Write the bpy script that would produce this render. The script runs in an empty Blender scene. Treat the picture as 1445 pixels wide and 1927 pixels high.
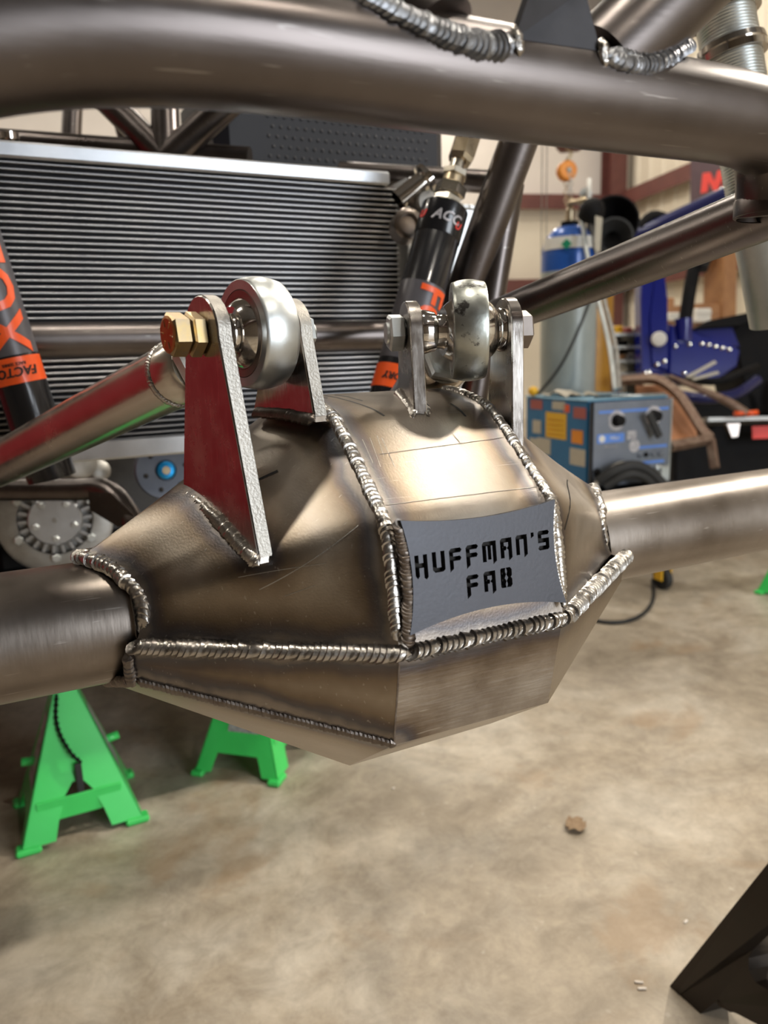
import bpy, bmesh, math, random
from mathutils import Vector, Matrix
random.seed(7)
# ------------------------------------------------------------------ camera, world, light, exposure
scene = bpy.context.scene
COL = scene.collection
FPX, CX, CY = 1430.0, 722.5, 963.5
def _axes():
    V = Vector((3740-CX, 571-CY, FPX)).normalized()
    N = Vector((231.0, 6995.0, FPX)).normalized()
    N = (N - V*N.dot(V)).normalized()
    Z = -N
    return V, Z.cross(V), Z
AX, AY, AZ = _axes()
CAM = Vector((0.0, 0.0, 0.95))
def to_world(c): return Vector((AX.dot(c), AY.dot(c), AZ.dot(c)))
def ray(x, y): return to_world(Vector(((x-CX)/FPX, (y-CY)/FPX, 1.0)))
def P(x, y, d): return CAM + ray(x, y)*d
def onz(x, y, z): r = ray(x, y); return CAM + r*((z-CAM.z)/r.z)
def ony(x, y, v): r = ray(x, y); return CAM + r*((v-CAM.y)/r.y)
cd = bpy.data.cameras.new('camera'); cam = bpy.data.objects.new('camera', cd); COL.objects.link(cam)
rx, uy, bz = to_world(Vector((1,0,0))), to_world(Vector((0,-1,0))), to_world(Vector((0,0,-1)))
cam.matrix_world = Matrix(((rx.x,uy.x,bz.x,CAM.x),(rx.y,uy.y,bz.y,CAM.y),(rx.z,uy.z,bz.z,CAM.z),(0,0,0,1)))
cd.sensor_width = 36.0; cd.sensor_fit = 'AUTO'; cd.lens = FPX/1927*36.0
cd.clip_start = 0.02; cd.clip_end = 100
cd.dof.use_dof = True; cd.dof.focus_distance = 0.56; cd.dof.aperture_fstop = 7.0
scene.camera = cam
scene.view_settings.view_transform = 'Standard'; scene.view_settings.look = 'None'
scene.view_settings.gamma = 1.0; scene.view_settings.use_curve_mapping = False
scene.view_settings.exposure = -0.1
w = bpy.data.worlds.new('world'); scene.world = w; w.use_nodes = True
w.node_tree.nodes['Background'].inputs[0].default_value = (0.75, 0.85, 1.0, 1)
w.node_tree.nodes['Background'].inputs[1].default_value = 0.6
def lamp(name, kind, loc, target, power, color, **kw):
    l = bpy.data.lights.new(name, kind); o = bpy.data.objects.new(name, l); COL.objects.link(o)
    o.location = loc; o.rotation_euler = (Vector(target)-Vector(loc)).to_track_quat('-Z','Y').to_euler()
    l.energy = power; l.color = color
    for k, v in kw.items(): setattr(l, k, v)
    return o
# hard work lamp up on the right, slightly beyond the axle
lamp('work_lamp', 'SPOT', (2.85, 0.86, 2.85), (0.35, 0.4, 0.8), 260, (1.0, 0.92, 0.80), spot_size=1.25, spot_blend=0.6, shadow_soft_size=0.035)
# daylight through the open bay door behind the camera on the right
lamp('bay_daylight', 'AREA', (2.85, -5.95, 1.85), (0.8, 0.6, 1.0), 300, (0.88, 0.94, 1.0), shape='RECTANGLE', size=2.5, size_y=3.4)
CEIL_E = 255.0

# ------------------------------------------------------------------ helpers
ORG = {}
def newobj(name, data, parent=None, origin=None):
    o = bpy.data.objects.new(name, data); COL.objects.link(o)
    if parent is not None:
        o.parent = parent; ORG[o.name] = ORG[parent.name]
    else:
        o.location = origin if origin is not None else (0,0,0); ORG[o.name] = Vector(o.location)
    return o
def thing(name, label, cat, loc=(0,0,0), group=None):
    o = newobj(name, None, None, Vector(loc)); o.empty_display_size = 0.05
    return tag(o, label, cat, group)
def tag(o, label=None, cat=None, group=None, kind=None):
    if label: o['label'] = label
    if cat: o['category'] = cat
    if group: o['group'] = group
    if kind: o['kind'] = kind
    return o
def frame_of(d):
    d = Vector(d).normalized(); a = Vector((0,0,1)) if abs(d.z) < 0.92 else Vector((1,0,0))
    u = a.cross(d).normalized(); return d, u, d.cross(u)
def resample(pts, n):
    pts = [Vector(p) for p in pts]; L = [0.0]
    for a, b in zip(pts, pts[1:]): L.append(L[-1]+(b-a).length)
    out = []; j = 0
    for i in range(n):
        s = L[-1]*i/(n-1)
        while j < len(pts)-2 and L[j+1] < s: j += 1
        t = (s-L[j])/max(1e-9, L[j+1]-L[j]); out.append(pts[j].lerp(pts[j+1], min(1, max(0, t))))
    return out
def chaikin(pts, it=2):
    pts = [Vector(p) for p in pts]
    for _ in range(it):
        o = [pts[0]]
        for a, b in zip(pts, pts[1:]): o += [a.lerp(b, .25), a.lerp(b, .75)]
        o.append(pts[-1]); pts = o
    return pts
class MB:
    def __init__(s): s.v = []; s.f = []; s.sm = []
    def add(s, vs, fs, smooth=False):
        b = len(s.v); s.v += [Vector(v) for v in vs]
        for f in fs: s.f.append(tuple(b+i for i in f)); s.sm.append(smooth)
        return s
    def box(s, c, size, axes=None, bev=0.0):
        c = Vector(c); X, Y, Z = axes if axes else (Vector((1,0,0)), Vector((0,1,0)), Vector((0,0,1)))
        hx, hy, hz = size[0]/2, size[1]/2, size[2]/2
        if bev <= 0:
            vs = [c+X*(hx*i)+Y*(hy*j)+Z*(hz*k) for i in (-1,1) for j in (-1,1) for k in (-1,1)]
            return s.add(vs, [(0,1,3,2),(4,6,7,5),(0,4,5,1),(2,3,7,6),(0,2,6,4),(1,5,7,3)])
        b = min(bev, hx*.9, hy*.9, hz*.9)
        vs = []; idx = {}
        for i in (-1,1):
            for j in (-1,1):
                for k in (-1,1):
                    for q in range(3):
                        d = [hx-b, hy-b, hz-b]; d[q] = (hx,hy,hz)[q]
                        idx[(i,j,k,q)] = len(vs); vs.append(c+X*(d[0]*i)+Y*(d[1]*j)+Z*(d[2]*k))
        fs = []
        S = (-1,1)
        for a in S:
            fs.append([idx[(a,-1,-1,0)],idx[(a,1,-1,0)],idx[(a,1,1,0)],idx[(a,-1,1,0)]])
            fs.append([idx[(-1,a,-1,1)],idx[(-1,a,1,1)],idx[(1,a,1,1)],idx[(1,a,-1,1)]])
            fs.append([idx[(-1,-1,a,2)],idx[(1,-1,a,2)],idx[(1,1,a,2)],idx[(-1,1,a,2)]])
            for b2 in S:
                fs.append([idx[(a,b2,-1,0)],idx[(a,b2,1,0)],idx[(a,b2,1,1)],idx[(a,b2,-1,1)]])
                fs.append([idx[(a,-1,b2,0)],idx[(a,1,b2,0)],idx[(a,1,b2,2)],idx[(a,-1,b2,2)]])
                fs.append([idx[(-1,a,b2,1)],idx[(1,a,b2,1)],idx[(1,a,b2,2)],idx[(-1,a,b2,2)]])
                for c2 in S: fs.append([idx[(a,b2,c2,0)],idx[(a,b2,c2,1)],idx[(a,b2,c2,2)]])
        return s.add(vs, fs)
    def tube(s, pts, r, seg=24, caps=True, flat=False, hollow=0.0):
        pts = [Vector(p) for p in pts]; n = len(pts)
        rs = r if isinstance(r, (list, tuple)) else [r]*n
        T = []
        for i in range(n):
            a = pts[max(0,i-1)]; b = pts[min(n-1,i+1)]; T.append((b-a).normalized())
        _, u, v = frame_of(T[0]); vs = []
        for i in range(n):
            u = (u - T[i]*u.dot(T[i])).normalized(); v = T[i].cross(u)
            for k in range(seg):
                a = 2*math.pi*k/seg; vs.append(pts[i]+(u*math.cos(a)+v*math.sin(a))*rs[i])
        fs = []
        for i in range(n-1):
            for k in range(seg):
                k2 = (k+1)%seg; fs.append((i*seg+k, i*seg+k2, (i+1)*seg+k2, (i+1)*seg+k))
        s.add(vs, fs, not flat)
        if caps:
            s.add(vs[:seg], [tuple(reversed(range(seg)))]); s.add(vs[-seg:], [tuple(range(seg))])
        return s
    def lathe(s, c, d, prof, seg=40, smooth=True, phase=0.0):
        # prof: list of (t along axis, radius)
        c = Vector(c); d, u, v = frame_of(d); vs = []
        for t, r in prof:
            for k in range(seg):
                a = 2*math.pi*k/seg+phase; vs.append(c+d*t+(u*math.cos(a)+v*math.sin(a))*max(r,1e-5))
        fs = []
        for i in range(len(prof)-1):
            for k in range(seg):
                k2 = (k+1)%seg; fs.append((i*seg+k, i*seg+k2, (i+1)*seg+k2, (i+1)*seg+k))
        return s.add(vs, fs, smooth)
    def prism(s, poly, o, U, V, n0, n1, N=None, bev=0.0):
        # poly 2D (ccw) in frame o,U,V ; extruded along N from n0 to n1
        o = Vector(o); U = Vector(U); V = Vector(V); N = Vector(N) if N is not None else U.cross(V)
        k = len(poly)
        if bev > 0:
            cxm = sum(p[0] for p in poly)/k; cym = sum(p[1] for p in poly)/k
            ins = []
            for i in range(k):
                p0 = Vector(poly[i-1]).to_2d() if False else Vector((poly[i-1][0],poly[i-1][1])); p1 = Vector((poly[i][0],poly[i][1])); p2 = Vector((poly[(i+1)%k][0],poly[(i+1)%k][1]))
                e1 = (p1-p0).normalized(); e2 = (p2-p1).normalized(); nn = Vector((-(e1.y+e2.y), e1.x+e2.x))
                nn = nn.normalized() if nn.length > 1e-6 else Vector((-e1.y, e1.x))
                ins.append(p1+nn*bev)
            rings = [([(p.x,p.y) for p in ins], n0), (poly, n0+bev), (poly, n1-bev), ([(p.x,p.y) for p in ins], n1)]
        else: rings = [(poly, n0), (poly, n1)]
        vs = []
        for pl, h in rings: vs += [o+U*p[0]+V*p[1]+N*h for p in pl]
        fs = [tuple(reversed(range(k))), tuple((len(rings)-1)*k+i for i in range(k))]
        for r in range(len(rings)-1):
            for i in range(k):
                j = (i+1)%k; fs.append((r*k+i, r*k+j, (r+1)*k+j, (r+1)*k+i))
        return s.add(vs, fs)
    def hexa(s, c, d, t0, t1, r, phase=0.0, chamfer=0.12):
        e = (t1-t0)*chamfer
        s.lathe(c, d, [(t0,r*.86),(t0+e,r),(t1-e,r),(t1,r*.86)], 6, False, phase)
        cc, dd = Vector(c), frame_of(d)
        for t, rev in ((t0,1),(t1,0)):
            vs = [cc+dd[0]*t+(dd[1]*math.cos(2*math.pi*k/6+phase)+dd[2]*math.sin(2*math.pi*k/6+phase))*r*.86 for k in range(6)]
            s.add(vs, [tuple(range(6))])
        return s
    def grid(s, rows, smooth=True):
        m = len(rows[0]); vs = [p for r in rows for p in r]; fs = []
        for i in range(len(rows)-1):
            for j in range(m-1): fs.append((i*m+j, i*m+j+1, (i+1)*m+j+1, (i+1)*m+j))
        return s.add(vs, fs, smooth)
    def weld(s, pts, nrm, r, pitch=0.0034, flat=0.55, bow=1.1, seg=10, seed=0, taper=True):
        rnd = random.Random(seed)
        pts = [Vector(p) for p in pts]
        L = sum((b-a).length for a, b in zip(pts, pts[1:])); sub = 4
        n = max(6, int(L/pitch*sub)); cen = resample(pts, n+1)
        if isinstance(nrm, (list,)):
            NR = resample([Vector(x) for x in nrm], n+1) if len(nrm) > 1 else [Vector(nrm[0])]*(n+1)
        else: NR = [Vector(nrm)]*(n+1)
        rows = []; jit = 1.0; wob = 0
        for i in range(n+1):
            T = (cen[min(n,i+1)]-cen[max(0,i-1)]).normalized()
            N = (NR[i]-T*NR[i].dot(T)).normalized(); B = T.cross(N)
            fr = (i % sub)/sub
            if i % sub == 0: jit = rnd.uniform(.9, 1.1); wob = rnd.uniform(-.06,.06)*r
            rr = r*jit*(1.07-.22*fr)
            if taper:
                e = min(i, n-i)/max(1, n)*L
                if e < r: rr *= math.sqrt(max(.02, 1-(1-e/r)**2))
            row = []
            for k in range(seg):
                a = 2*math.pi*k/seg
                row.append(cen[i]+N*(math.cos(a)*rr*flat)+B*(math.sin(a)*rr+wob)+T*(bow*r*(math.cos(a)*.5+.5)*(1 if math.cos(a) > -.2 else 0)))
            row.append(row[0]); rows.append(row)
        s.grid(rows)
        s.add(rows[0][:-1], [tuple(reversed(range(seg)))]); s.add(rows[-1][:-1], [tuple(range(seg))])
        return s
    def build(s, name, mat, parent=None, origin=None, heat=None, merge=True):
        if parent is not None: org = ORG[parent.name]
        else: org = Vector(origin) if origin is not None else Vector((0,0,0))
        me = bpy.data.meshes.new(name)
        me.from_pydata([tuple(v-org) for v in s.v], [], s.f)
        me.polygons.foreach_set('use_smooth', s.sm)
        bm = bmesh.new(); bm.from_mesh(me)
        if merge: bmesh.ops.remove_doubles(bm, verts=bm.verts, dist=2e-6)
        bmesh.ops.recalc_face_normals(bm, faces=bm.faces); bm.to_mesh(me); bm.free()
        if any(s.sm) and len(me.polygons) > 40: me.set_sharp_from_angle(angle=math.radians(38))
        me.materials.append(mat)
        if heat:
            at = me.attributes.new('weld_distance', 'FLOAT', 'POINT'); vals = []
            for v in me.vertices:
                p = v.co + org
                vals.append(min((p-h).length for h in heat))
            at.data.foreach_set('value', vals)
        me.update()
        return newobj(name, me, parent, org)
def copy_tree(o, loc, rotz=0.0, parent=None):
    c = o.copy(); COL.objects.link(c); c.parent = parent
    if parent is None: c.location = loc; c.rotation_euler = (0,0,rotz)
    for ch in list(o.children): copy_tree(ch, None, 0, c)
    return c
def copy_part(o, offset):
    c = o.copy(); COL.objects.link(c); c.parent = o.parent; c.location = o.location + Vector(offset); return c
def text_mesh(txt, size, depth=0.0006, sub=0.004, shear=0.0, font_scale_x=1.0, offset=0.0):
    cu = bpy.data.curves.new('lettering', 'FONT'); cu.body = txt; cu.size = size; cu.extrude = depth; cu.offset = offset
    cu.align_x = 'CENTER'; cu.align_y = 'CENTER'; cu.shear = shear; cu.resolution_u = 3
    o = bpy.data.objects.new('lettering', cu); COL.objects.link(o)
    dg = bpy.context.evaluated_depsgraph_get(); me = bpy.data.meshes.new_from_object(o.evaluated_get(dg))
    COL.objects.unlink(o); bpy.data.objects.remove(o); bpy.data.curves.remove(cu)
    bm = bmesh.new(); bm.from_mesh(me); bpy.data.meshes.remove(me)
    bmesh.ops.triangulate(bm, faces=bm.faces)
    for _ in range(3):
        es = [e for e in bm.edges if e.calc_length() > sub]
        if not es: break
        bmesh.ops.subdivide_edges(bm, edges=es, cuts=1)
        bmesh.ops.triangulate(bm, faces=bm.faces)
    bm.verts.index_update()
    vs = [v.co.copy() for v in bm.verts]; fs = [tuple(v.index for v in f.verts) for f in bm.faces]; bm.free()
    for v in vs: v.x *= font_scale_x
    return vs, fs
def text_flat(mb, txt, size, c, U, V, **kw):
    vs, fs = text_mesh(txt, size, **kw); N = Vector(U).cross(Vector(V))
    mb.add([Vector(c)+Vector(U)*v.x+Vector(V)*v.y+N*v.z for v in vs], fs); return mb
def text_wrap(mb, txt, size, c, axis, front, r, **kw):
    # text frame: x runs along 'kw rot' 0 = around, 90 = along axis
    rot = math.radians(kw.pop('rot', 0)); vs, fs = text_mesh(txt, size, **kw)
    A = Vector(axis).normalized(); Fr = Vector(front); Fr = (Fr-A*Fr.dot(A)).normalized(); S = A.cross(Fr)
    out = []
    for v in vs:
        x = v.x*math.cos(rot)-v.y*math.sin(rot); y = v.x*math.sin(rot)+v.y*math.cos(rot)
        a = x/r; rr = r+v.z+0.0004
        out.append(Vector(c)+A*y+(Fr*math.cos(a)+S*math.sin(a))*rr)
    mb.add(out, fs); return mb

# ------------------------------------------------------------------ materials
def ramp(nt, cols):
    r = nt.nodes.new('ShaderNodeValToRGB'); e = r.color_ramp.elements
    while len(e) < len(cols): e.new(0.5)
    for el, (p, c) in zip(e, cols): el.position = p; el.color = (*c, 1) if len(c) == 3 else c
    return r
def mat(name, col, metal=0.0, rough=0.5, col2=None, nscale=6.0, rvar=0.1, bump=0.0, bscale=200.0, stretch=None, coat=0.0, emit=None, estr=0.0, trans=0.0, heat=False, scratch=0.0, aniso=0.0, detail=5.0, spots=None, spec=None, sscale=(30,700,260), sthr=.68, brot=None):
    m = bpy.data.materials.new(name); m.use_nodes = True; nt = m.node_tree; N = nt.nodes; L = nt.links
    b = N['Principled BSDF']; b.inputs['Metallic'].default_value = metal; b.inputs['Roughness'].default_value = rough
    b.inputs['Base Color'].default_value = (*col, 1)
    if coat: b.inputs['Coat Weight'].default_value = coat
    if spec is not None: b.inputs['Specular IOR Level'].default_value = spec
    if trans: b.inputs['Transmission Weight'].default_value = trans
    if aniso: b.inputs['Anisotropic'].default_value = aniso
    if emit: b.inputs['Emission Color'].default_value = (*emit, 1); b.inputs['Emission Strength'].default_value = estr
    tc = N.new('ShaderNodeTexCoord'); vec = tc.outputs['Object']
    cur = None
    if col2:
        n1 = N.new('ShaderNodeTexNoise'); n1.inputs['Scale'].default_value = nscale; n1.inputs['Detail'].default_value = detail; n1.inputs['Roughness'].default_value = .62
        L.new(vec, n1.inputs['Vector']); r = ramp(nt, [(.34, col), (.66, col2)]); L.new(n1.outputs['Fac'], r.inputs['Fac']); cur = r.outputs['Color']
        if rvar:
            mr = N.new('ShaderNodeMapRange'); mr.inputs['From Min'].default_value = .3; mr.inputs['From Max'].default_value = .7
            mr.inputs['To Min'].default_value = max(.02, rough-rvar); mr.inputs['To Max'].default_value = rough+rvar
            L.new(n1.outputs['Fac'], mr.inputs['Value']); L.new(mr.outputs['Result'], b.inputs['Roughness'])
    if spots:
        sc, thr, c3 = spots
        n3 = N.new('ShaderNodeTexNoise'); n3.inputs['Scale'].default_value = sc; n3.inputs['Detail'].default_value = 6; n3.inputs['Roughness'].default_value = .7
        L.new(vec, n3.inputs['Vector']); rr = ramp(nt, [(thr, (0,0,0)), (thr+.08, (1,1,1))]); L.new(n3.outputs['Fac'], rr.inputs['Fac'])
        mx = N.new('ShaderNodeMix'); mx.data_type = 'RGBA'; L.new(rr.outputs['Color'], mx.inputs[0])
        if cur: L.new(cur, mx.inputs[6])
        else: mx.inputs[6].default_value = (*col, 1)
        mx.inputs[7].default_value = (*c3, 1); cur = mx.outputs[2]
    if heat:
        at = N.new('ShaderNodeAttribute'); at.attribute_name = 'weld_distance'
        nn = N.new('ShaderNodeTexNoise'); nn.inputs['Scale'].default_value = 26; nn.inputs['Detail'].default_value = 3; L.new(vec, nn.inputs['Vector'])
        ma = N.new('ShaderNodeMath'); ma.operation = 'MULTIPLY_ADD'; ma.inputs[1].default_value = .016; ma.inputs[2].default_value = -.008; L.new(nn.outputs['Fac'], ma.inputs[0])
        ad = N.new('ShaderNodeMath'); ad.operation = 'ADD'; L.new(at.outputs['Fac'], ad.inputs[0]); L.new(ma.outputs[0], ad.inputs[1])
        ms = N.new('ShaderNodeMath'); ms.operation = 'MULTIPLY'; ms.inputs[1].default_value = 1/.062; L.new(ad.outputs[0], ms.inputs[0])
        hr = ramp(nt, [(.0,(.74,.71,.69)),(.10,(.60,.58,.58)),(.17,(.27,.28,.335)),(.24,(.30,.265,.27)),(.32,(.50,.425,.345)),(.5,(.80,.735,.65)),(.8,(.97,.95,.92))])
        L.new(ms.outputs[0], hr.inputs['Fac'])
        mx = N.new('ShaderNodeMix'); mx.data_type = 'RGBA'; mx.blend_type = 'MULTIPLY'; mx.inputs[0].default_value = .95
        if cur: L.new(cur, mx.inputs[6])
        else: mx.inputs[6].default_value = (*col, 1)
        L.new(hr.outputs['Color'], mx.inputs[7]); cur = mx.outputs[2]
    if scratch:
        mp = N.new('ShaderNodeMapping'); mp.inputs['Rotation'].default_value = (.3, .5, .7); mp.inputs['Scale'].default_value = sscale; L.new(vec, mp.inputs['Vector'])
        n4 = N.new('ShaderNodeTexNoise'); n4.inputs['Scale'].default_value = 1.0; n4.inputs['Detail'].default_value = 2; L.new(mp.outputs['Vector'], n4.inputs['Vector'])
        sr = ramp(nt, [(sthr,(0,0,0)),(sthr+.07,(1,1,1))]); L.new(n4.outputs['Fac'], sr.inputs['Fac'])
        mu = N.new('ShaderNodeMath'); mu.operation = 'MULTIPLY'; mu.inputs[1].default_value = scratch; L.new(sr.outputs['Color'], mu.inputs[0])
        mx = N.new('ShaderNodeMix'); mx.data_type = 'RGBA'; L.new(mu.outputs[0], mx.inputs[0])
        if cur: L.new(cur, mx.inputs[6])
        else: mx.inputs[6].default_value = (*col, 1)
        mx.inputs[7].default_value = (.75,.72,.68,1); cur = mx.outputs[2]
    if cur: L.new(cur, b.inputs['Base Color'])
    if bump:
        mp = N.new('ShaderNodeMapping'); L.new(vec, mp.inputs['Vector'])
        if stretch: mp.inputs['Scale'].default_value = stretch
        if brot: mp.inputs['Rotation'].default_value = brot
        n2 = N.new('ShaderNodeTexNoise'); n2.inputs['Scale'].default_value = bscale; n2.inputs['Detail'].default_value = 3; L.new(mp.outputs['Vector'], n2.inputs['Vector'])
        bp = N.new('ShaderNodeBump'); bp.inputs['Strength'].default_value = bump; bp.inputs['Distance'].default_value = .002; L.new(n2.outputs['Fac'], bp.inputs['Height']); L.new(bp.outputs['Normal'], b.inputs['Normal'])
    return m
M = {}
M['panel'] = mat('raw_plate_steel', (.37,.335,.295), 1, .37, (.56,.52,.47), 9, .08, .06, 700, (1,.3,1), heat=True, scratch=.25)
M['ground'] = mat('swirl_ground_steel', (.29,.265,.25), 1, .34, (.47,.445,.42), 22, .10, .22, 60, (.5,1,5), heat=True, brot=(0,.6,0), scratch=.3)
M['tube'] = mat('raw_tube_steel', (.105,.090,.085), 1, .33, (.175,.154,.146), 5, .07, .06, 180, (.12,1,1), scratch=.22)
M['axle'] = mat('mill_tube_steel', (.20,.172,.15), 1, .36, (.31,.275,.245), 7, .07, .05, 220, (1,.2,.2), scratch=.3)
M['weld'] = mat('weld_metal', (.40,.375,.345), 1, .30, (.58,.55,.51), 60, .08, .12, 500)
M['weld_dark'] = mat('oxidised_weld', (.15,.125,.11), 1, .42, (.26,.23,.205), 60, .08, .15, 500)
M['weld_blue'] = mat('blue_grey_weld', (.22,.225,.24), 1, .42, (.36,.365,.38), 60, .08, .2, 600)
M['plate'] = mat('ground_bracket_steel', (.46,.42,.39), 1, .24, (.60,.56,.52), 28, .10, .05, 300, (1,1,.2), scratch=.5, sscale=(40,420,60), sthr=.60)
M['edge'] = mat('cut_plate_edge', (.36,.34,.31), 1, .45, (.48,.46,.42), 40, .06, .2, 600)
M['name'] = mat('blue_grey_plate', (.060,.062,.072), .6, .45, (.085,.087,.10), 20, .06, .05, 400)
M['shade_and_print'] = mat('recess_shade_and_print_black', (.02,.017,.015), .3, .7)  # black painted as shade inside recesses, also used for printed letters
M['zinc'] = mat('zinc_plated', (.58,.61,.61), 1, .38, (.70,.73,.73), 30, .05, .03, 300)
M['zinc_worn'] = mat('worn_zinc', (.46,.48,.44), 1, .36, (.60,.62,.58), 30, .08, .05, 300, spots=(60, .56, (.10,.095,.09)))
M['chrome'] = mat('bright_bearing_steel', (.72,.69,.66), 1, .10, (.80,.77,.73), 20, .03)
M['race'] = mat('bearing_race', (.30,.26,.23), 1, .30, (.38,.33,.30), 20, .04)
M['gold'] = mat('yellow_zinc', (.60,.44,.20), 1, .33, (.48,.38,.26), 90, .06, spots=None)
M['goldface'] = mat('bolt_face', (.55,.22,.07), 1, .35, (.62,.34,.14), 120, .05, .1, 600)
M['alum'] = mat('brushed_aluminium', (.46,.475,.50), 1, .38, (.56,.575,.60), 12, .06, .06, 200, (.15,1,1))
M['alum_bright'] = mat('bright_aluminium', (.80,.85,.90), 1, .36, (.88,.91,.94), 14, .06)
M['link'] = mat('polished_link_tube', (.60,.56,.50), 1, .24, (.72,.67,.60), 16, .06, .05, 260, (1,.2,1), scratch=.2)
M['core'] = mat('core_tube_alu', (.36,.355,.36), .9, .42, (.46,.455,.46), 30, .06)
M['fin'] = mat('dark_fin', (.055,.055,.06), .8, .45)
M['blackgloss'] = mat('black_anodised', (.012,.012,.014), .2, .22, coat=.3)
M['greyband'] = mat('grey_decal', (.10,.095,.105), .2, .35)
M['orange'] = mat('orange_decal', (.85,.10,.015), 0, .35, coat=.2)
M['black'] = mat('black_paint', (.007,.007,.008), 0, .65, (.012,.011,.011), 20, .06, spec=.12)
M['rubber'] = mat('black_rubber', (.018,.018,.018), 0, .65)
M['plastic'] = mat('black_pebbled_plastic', (.007,.007,.011), 0, .5, bump=0, spec=.3)
M['green'] = mat('green_enamel', (.05,.62,.12), 0, .33, (.06,.68,.14), 8, .04, coat=.3)
M['white'] = mat('white_paint', (.80,.78,.72), 0, .5, (.72,.70,.65), 8, .05)
M['cream'] = mat('cream_wall_sheet', (.80,.73,.60), 0, .5, (.74,.67,.54), 1.2, .05)
M['wallwhite'] = mat('white_wall_sheet', (.78,.72,.66), 0, .5, (.72,.66,.60), 1.2, .05)
M['redoxide'] = mat('red_oxide_steel', (.11,.035,.03), 0, .5, (.15,.05,.04), 6, .06)
M['doorslat'] = mat('beige_door_slat', (.70,.63,.46), 0, .45, (.64,.57,.41), 3, .05)
M['galv'] = mat('galvanised', (.42,.45,.45), .8, .42, (.54,.57,.57), 18, .06)
M['ceil'] = mat('grey_insulation', (.20,.19,.175), 0, .8, (.16,.15,.14), 1, .05)
M['darkwall'] = mat('dark_lined_wall', (.16,.13,.10), 0, .7, (.12,.10,.08), 1.5, .05)
M['led'] = mat('lit_diffuser', (.9,.9,.9), 0, .5, emit=(1,.92,.80), estr=CEIL_E)
M['blue'] = mat('welder_blue', (.015,.14,.33), .2, .4, (.02,.17,.38), 10, .05)
M['panelgrey'] = mat('grey_control_panel', (.16,.18,.22), .4, .4, (.19,.21,.25), 12, .05)
M['lightblue'] = mat('light_blue_print', (.10,.25,.72), 0, .45)
M['skyblue'] = mat('sky_blue_paint', (.14,.30,.42), 0, .4)
M['yellow'] = mat('yellow_label', (.80,.45,.02), 0, .5)
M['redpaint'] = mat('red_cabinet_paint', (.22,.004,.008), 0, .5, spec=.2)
M['redlabel'] = mat('faded_red_label', (.40,.10,.09), 0, .5)
M['beige'] = mat('beige_paper', (.55,.50,.40), 0, .6, (.48,.44,.36), 60, .05)
M['cylgrey'] = mat('grey_green_cylinder', (.30,.34,.33), .1, .35, (.36,.40,.39), 6, .05, coat=.2)
M['cylblue'] = mat('blue_cylinder_cap', (.02,.10,.42), .1, .3, coat=.3)
M['ochre'] = mat('ochre_paint', (.45,.22,.02), .1, .4, (.36,.17,.02), 10, .06)
M['brass'] = mat('worn_brass', (.45,.36,.24), 1, .3, (.56,.46,.32), 30, .06)
M['nickel'] = mat('nickel_fitting', (.58,.52,.42), 1, .24, (.68,.62,.52), 40, .05)
M['utvblue'] = mat('gloss_blue_bodywork', (.004,.009,.17), .1, .2, coat=.6)
M['utvnavy'] = mat('navy_tubing', (.008,.012,.09), .1, .3, coat=.4)
M['wood'] = mat('brown_plywood', (.40,.20,.08), 0, .6, (.30,.14,.06), 8, .05, .1, 40, (1,1,.1))
M['woodlight'] = mat('tan_plywood', (.50,.22,.10), 0, .6, (.44,.19,.09), 8, .05)
M['rust'] = mat('rusty_steel', (.17,.10,.07), .5, .55, (.28,.20,.15), 30, .1, .1, 120)
M['darksteel'] = mat('dark_scale_steel', (.020,.015,.011), .5, .5, (.035,.026,.02), 14, .08, .05, 90)
M['castgrey'] = mat('cast_aluminium', (.28,.27,.25), .8, .45, (.40,.39,.37), 26, .08, .1, 120)
M['darkcast'] = mat('dark_cast_iron', (.035,.033,.032), .5, .5, (.06,.057,.054), 26, .08, .1, 120)
M['hubgrey'] = mat('grey_anodised', (.10,.115,.15), .5, .4, (.13,.145,.18), 20, .05)
M['cyan'] = mat('blue_anodised', (.02,.32,.75), .7, .3)
M['safety'] = mat('safety_orange', (.85,.30,.02), .1, .4, (.75,.25,.02), 14, .05)
M['banner'] = mat('dark_purple_banner', (.07,.04,.055), 0, .6, (.09,.055,.07), 6, .05)
M['bannerred'] = mat('red_banner_print', (.75,.06,.05), 0, .55)
M['pale'] = mat('pale_decal', (.62,.60,.62), .3, .4, (.30,.29,.31), 60, .06)
M['greengem'] = mat('green_print', (.0,.25,.12), 0, .5)
M['marker'] = mat('black_marker', (.015,.013,.012), .2, .5)
M['leaf'] = mat('dry_leaf', (.35,.24,.14), 0, .7, (.25,.16,.09), 80, .05)
M['crumb'] = mat('pale_debris', (.75,.68,.60), 0, .7)
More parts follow.
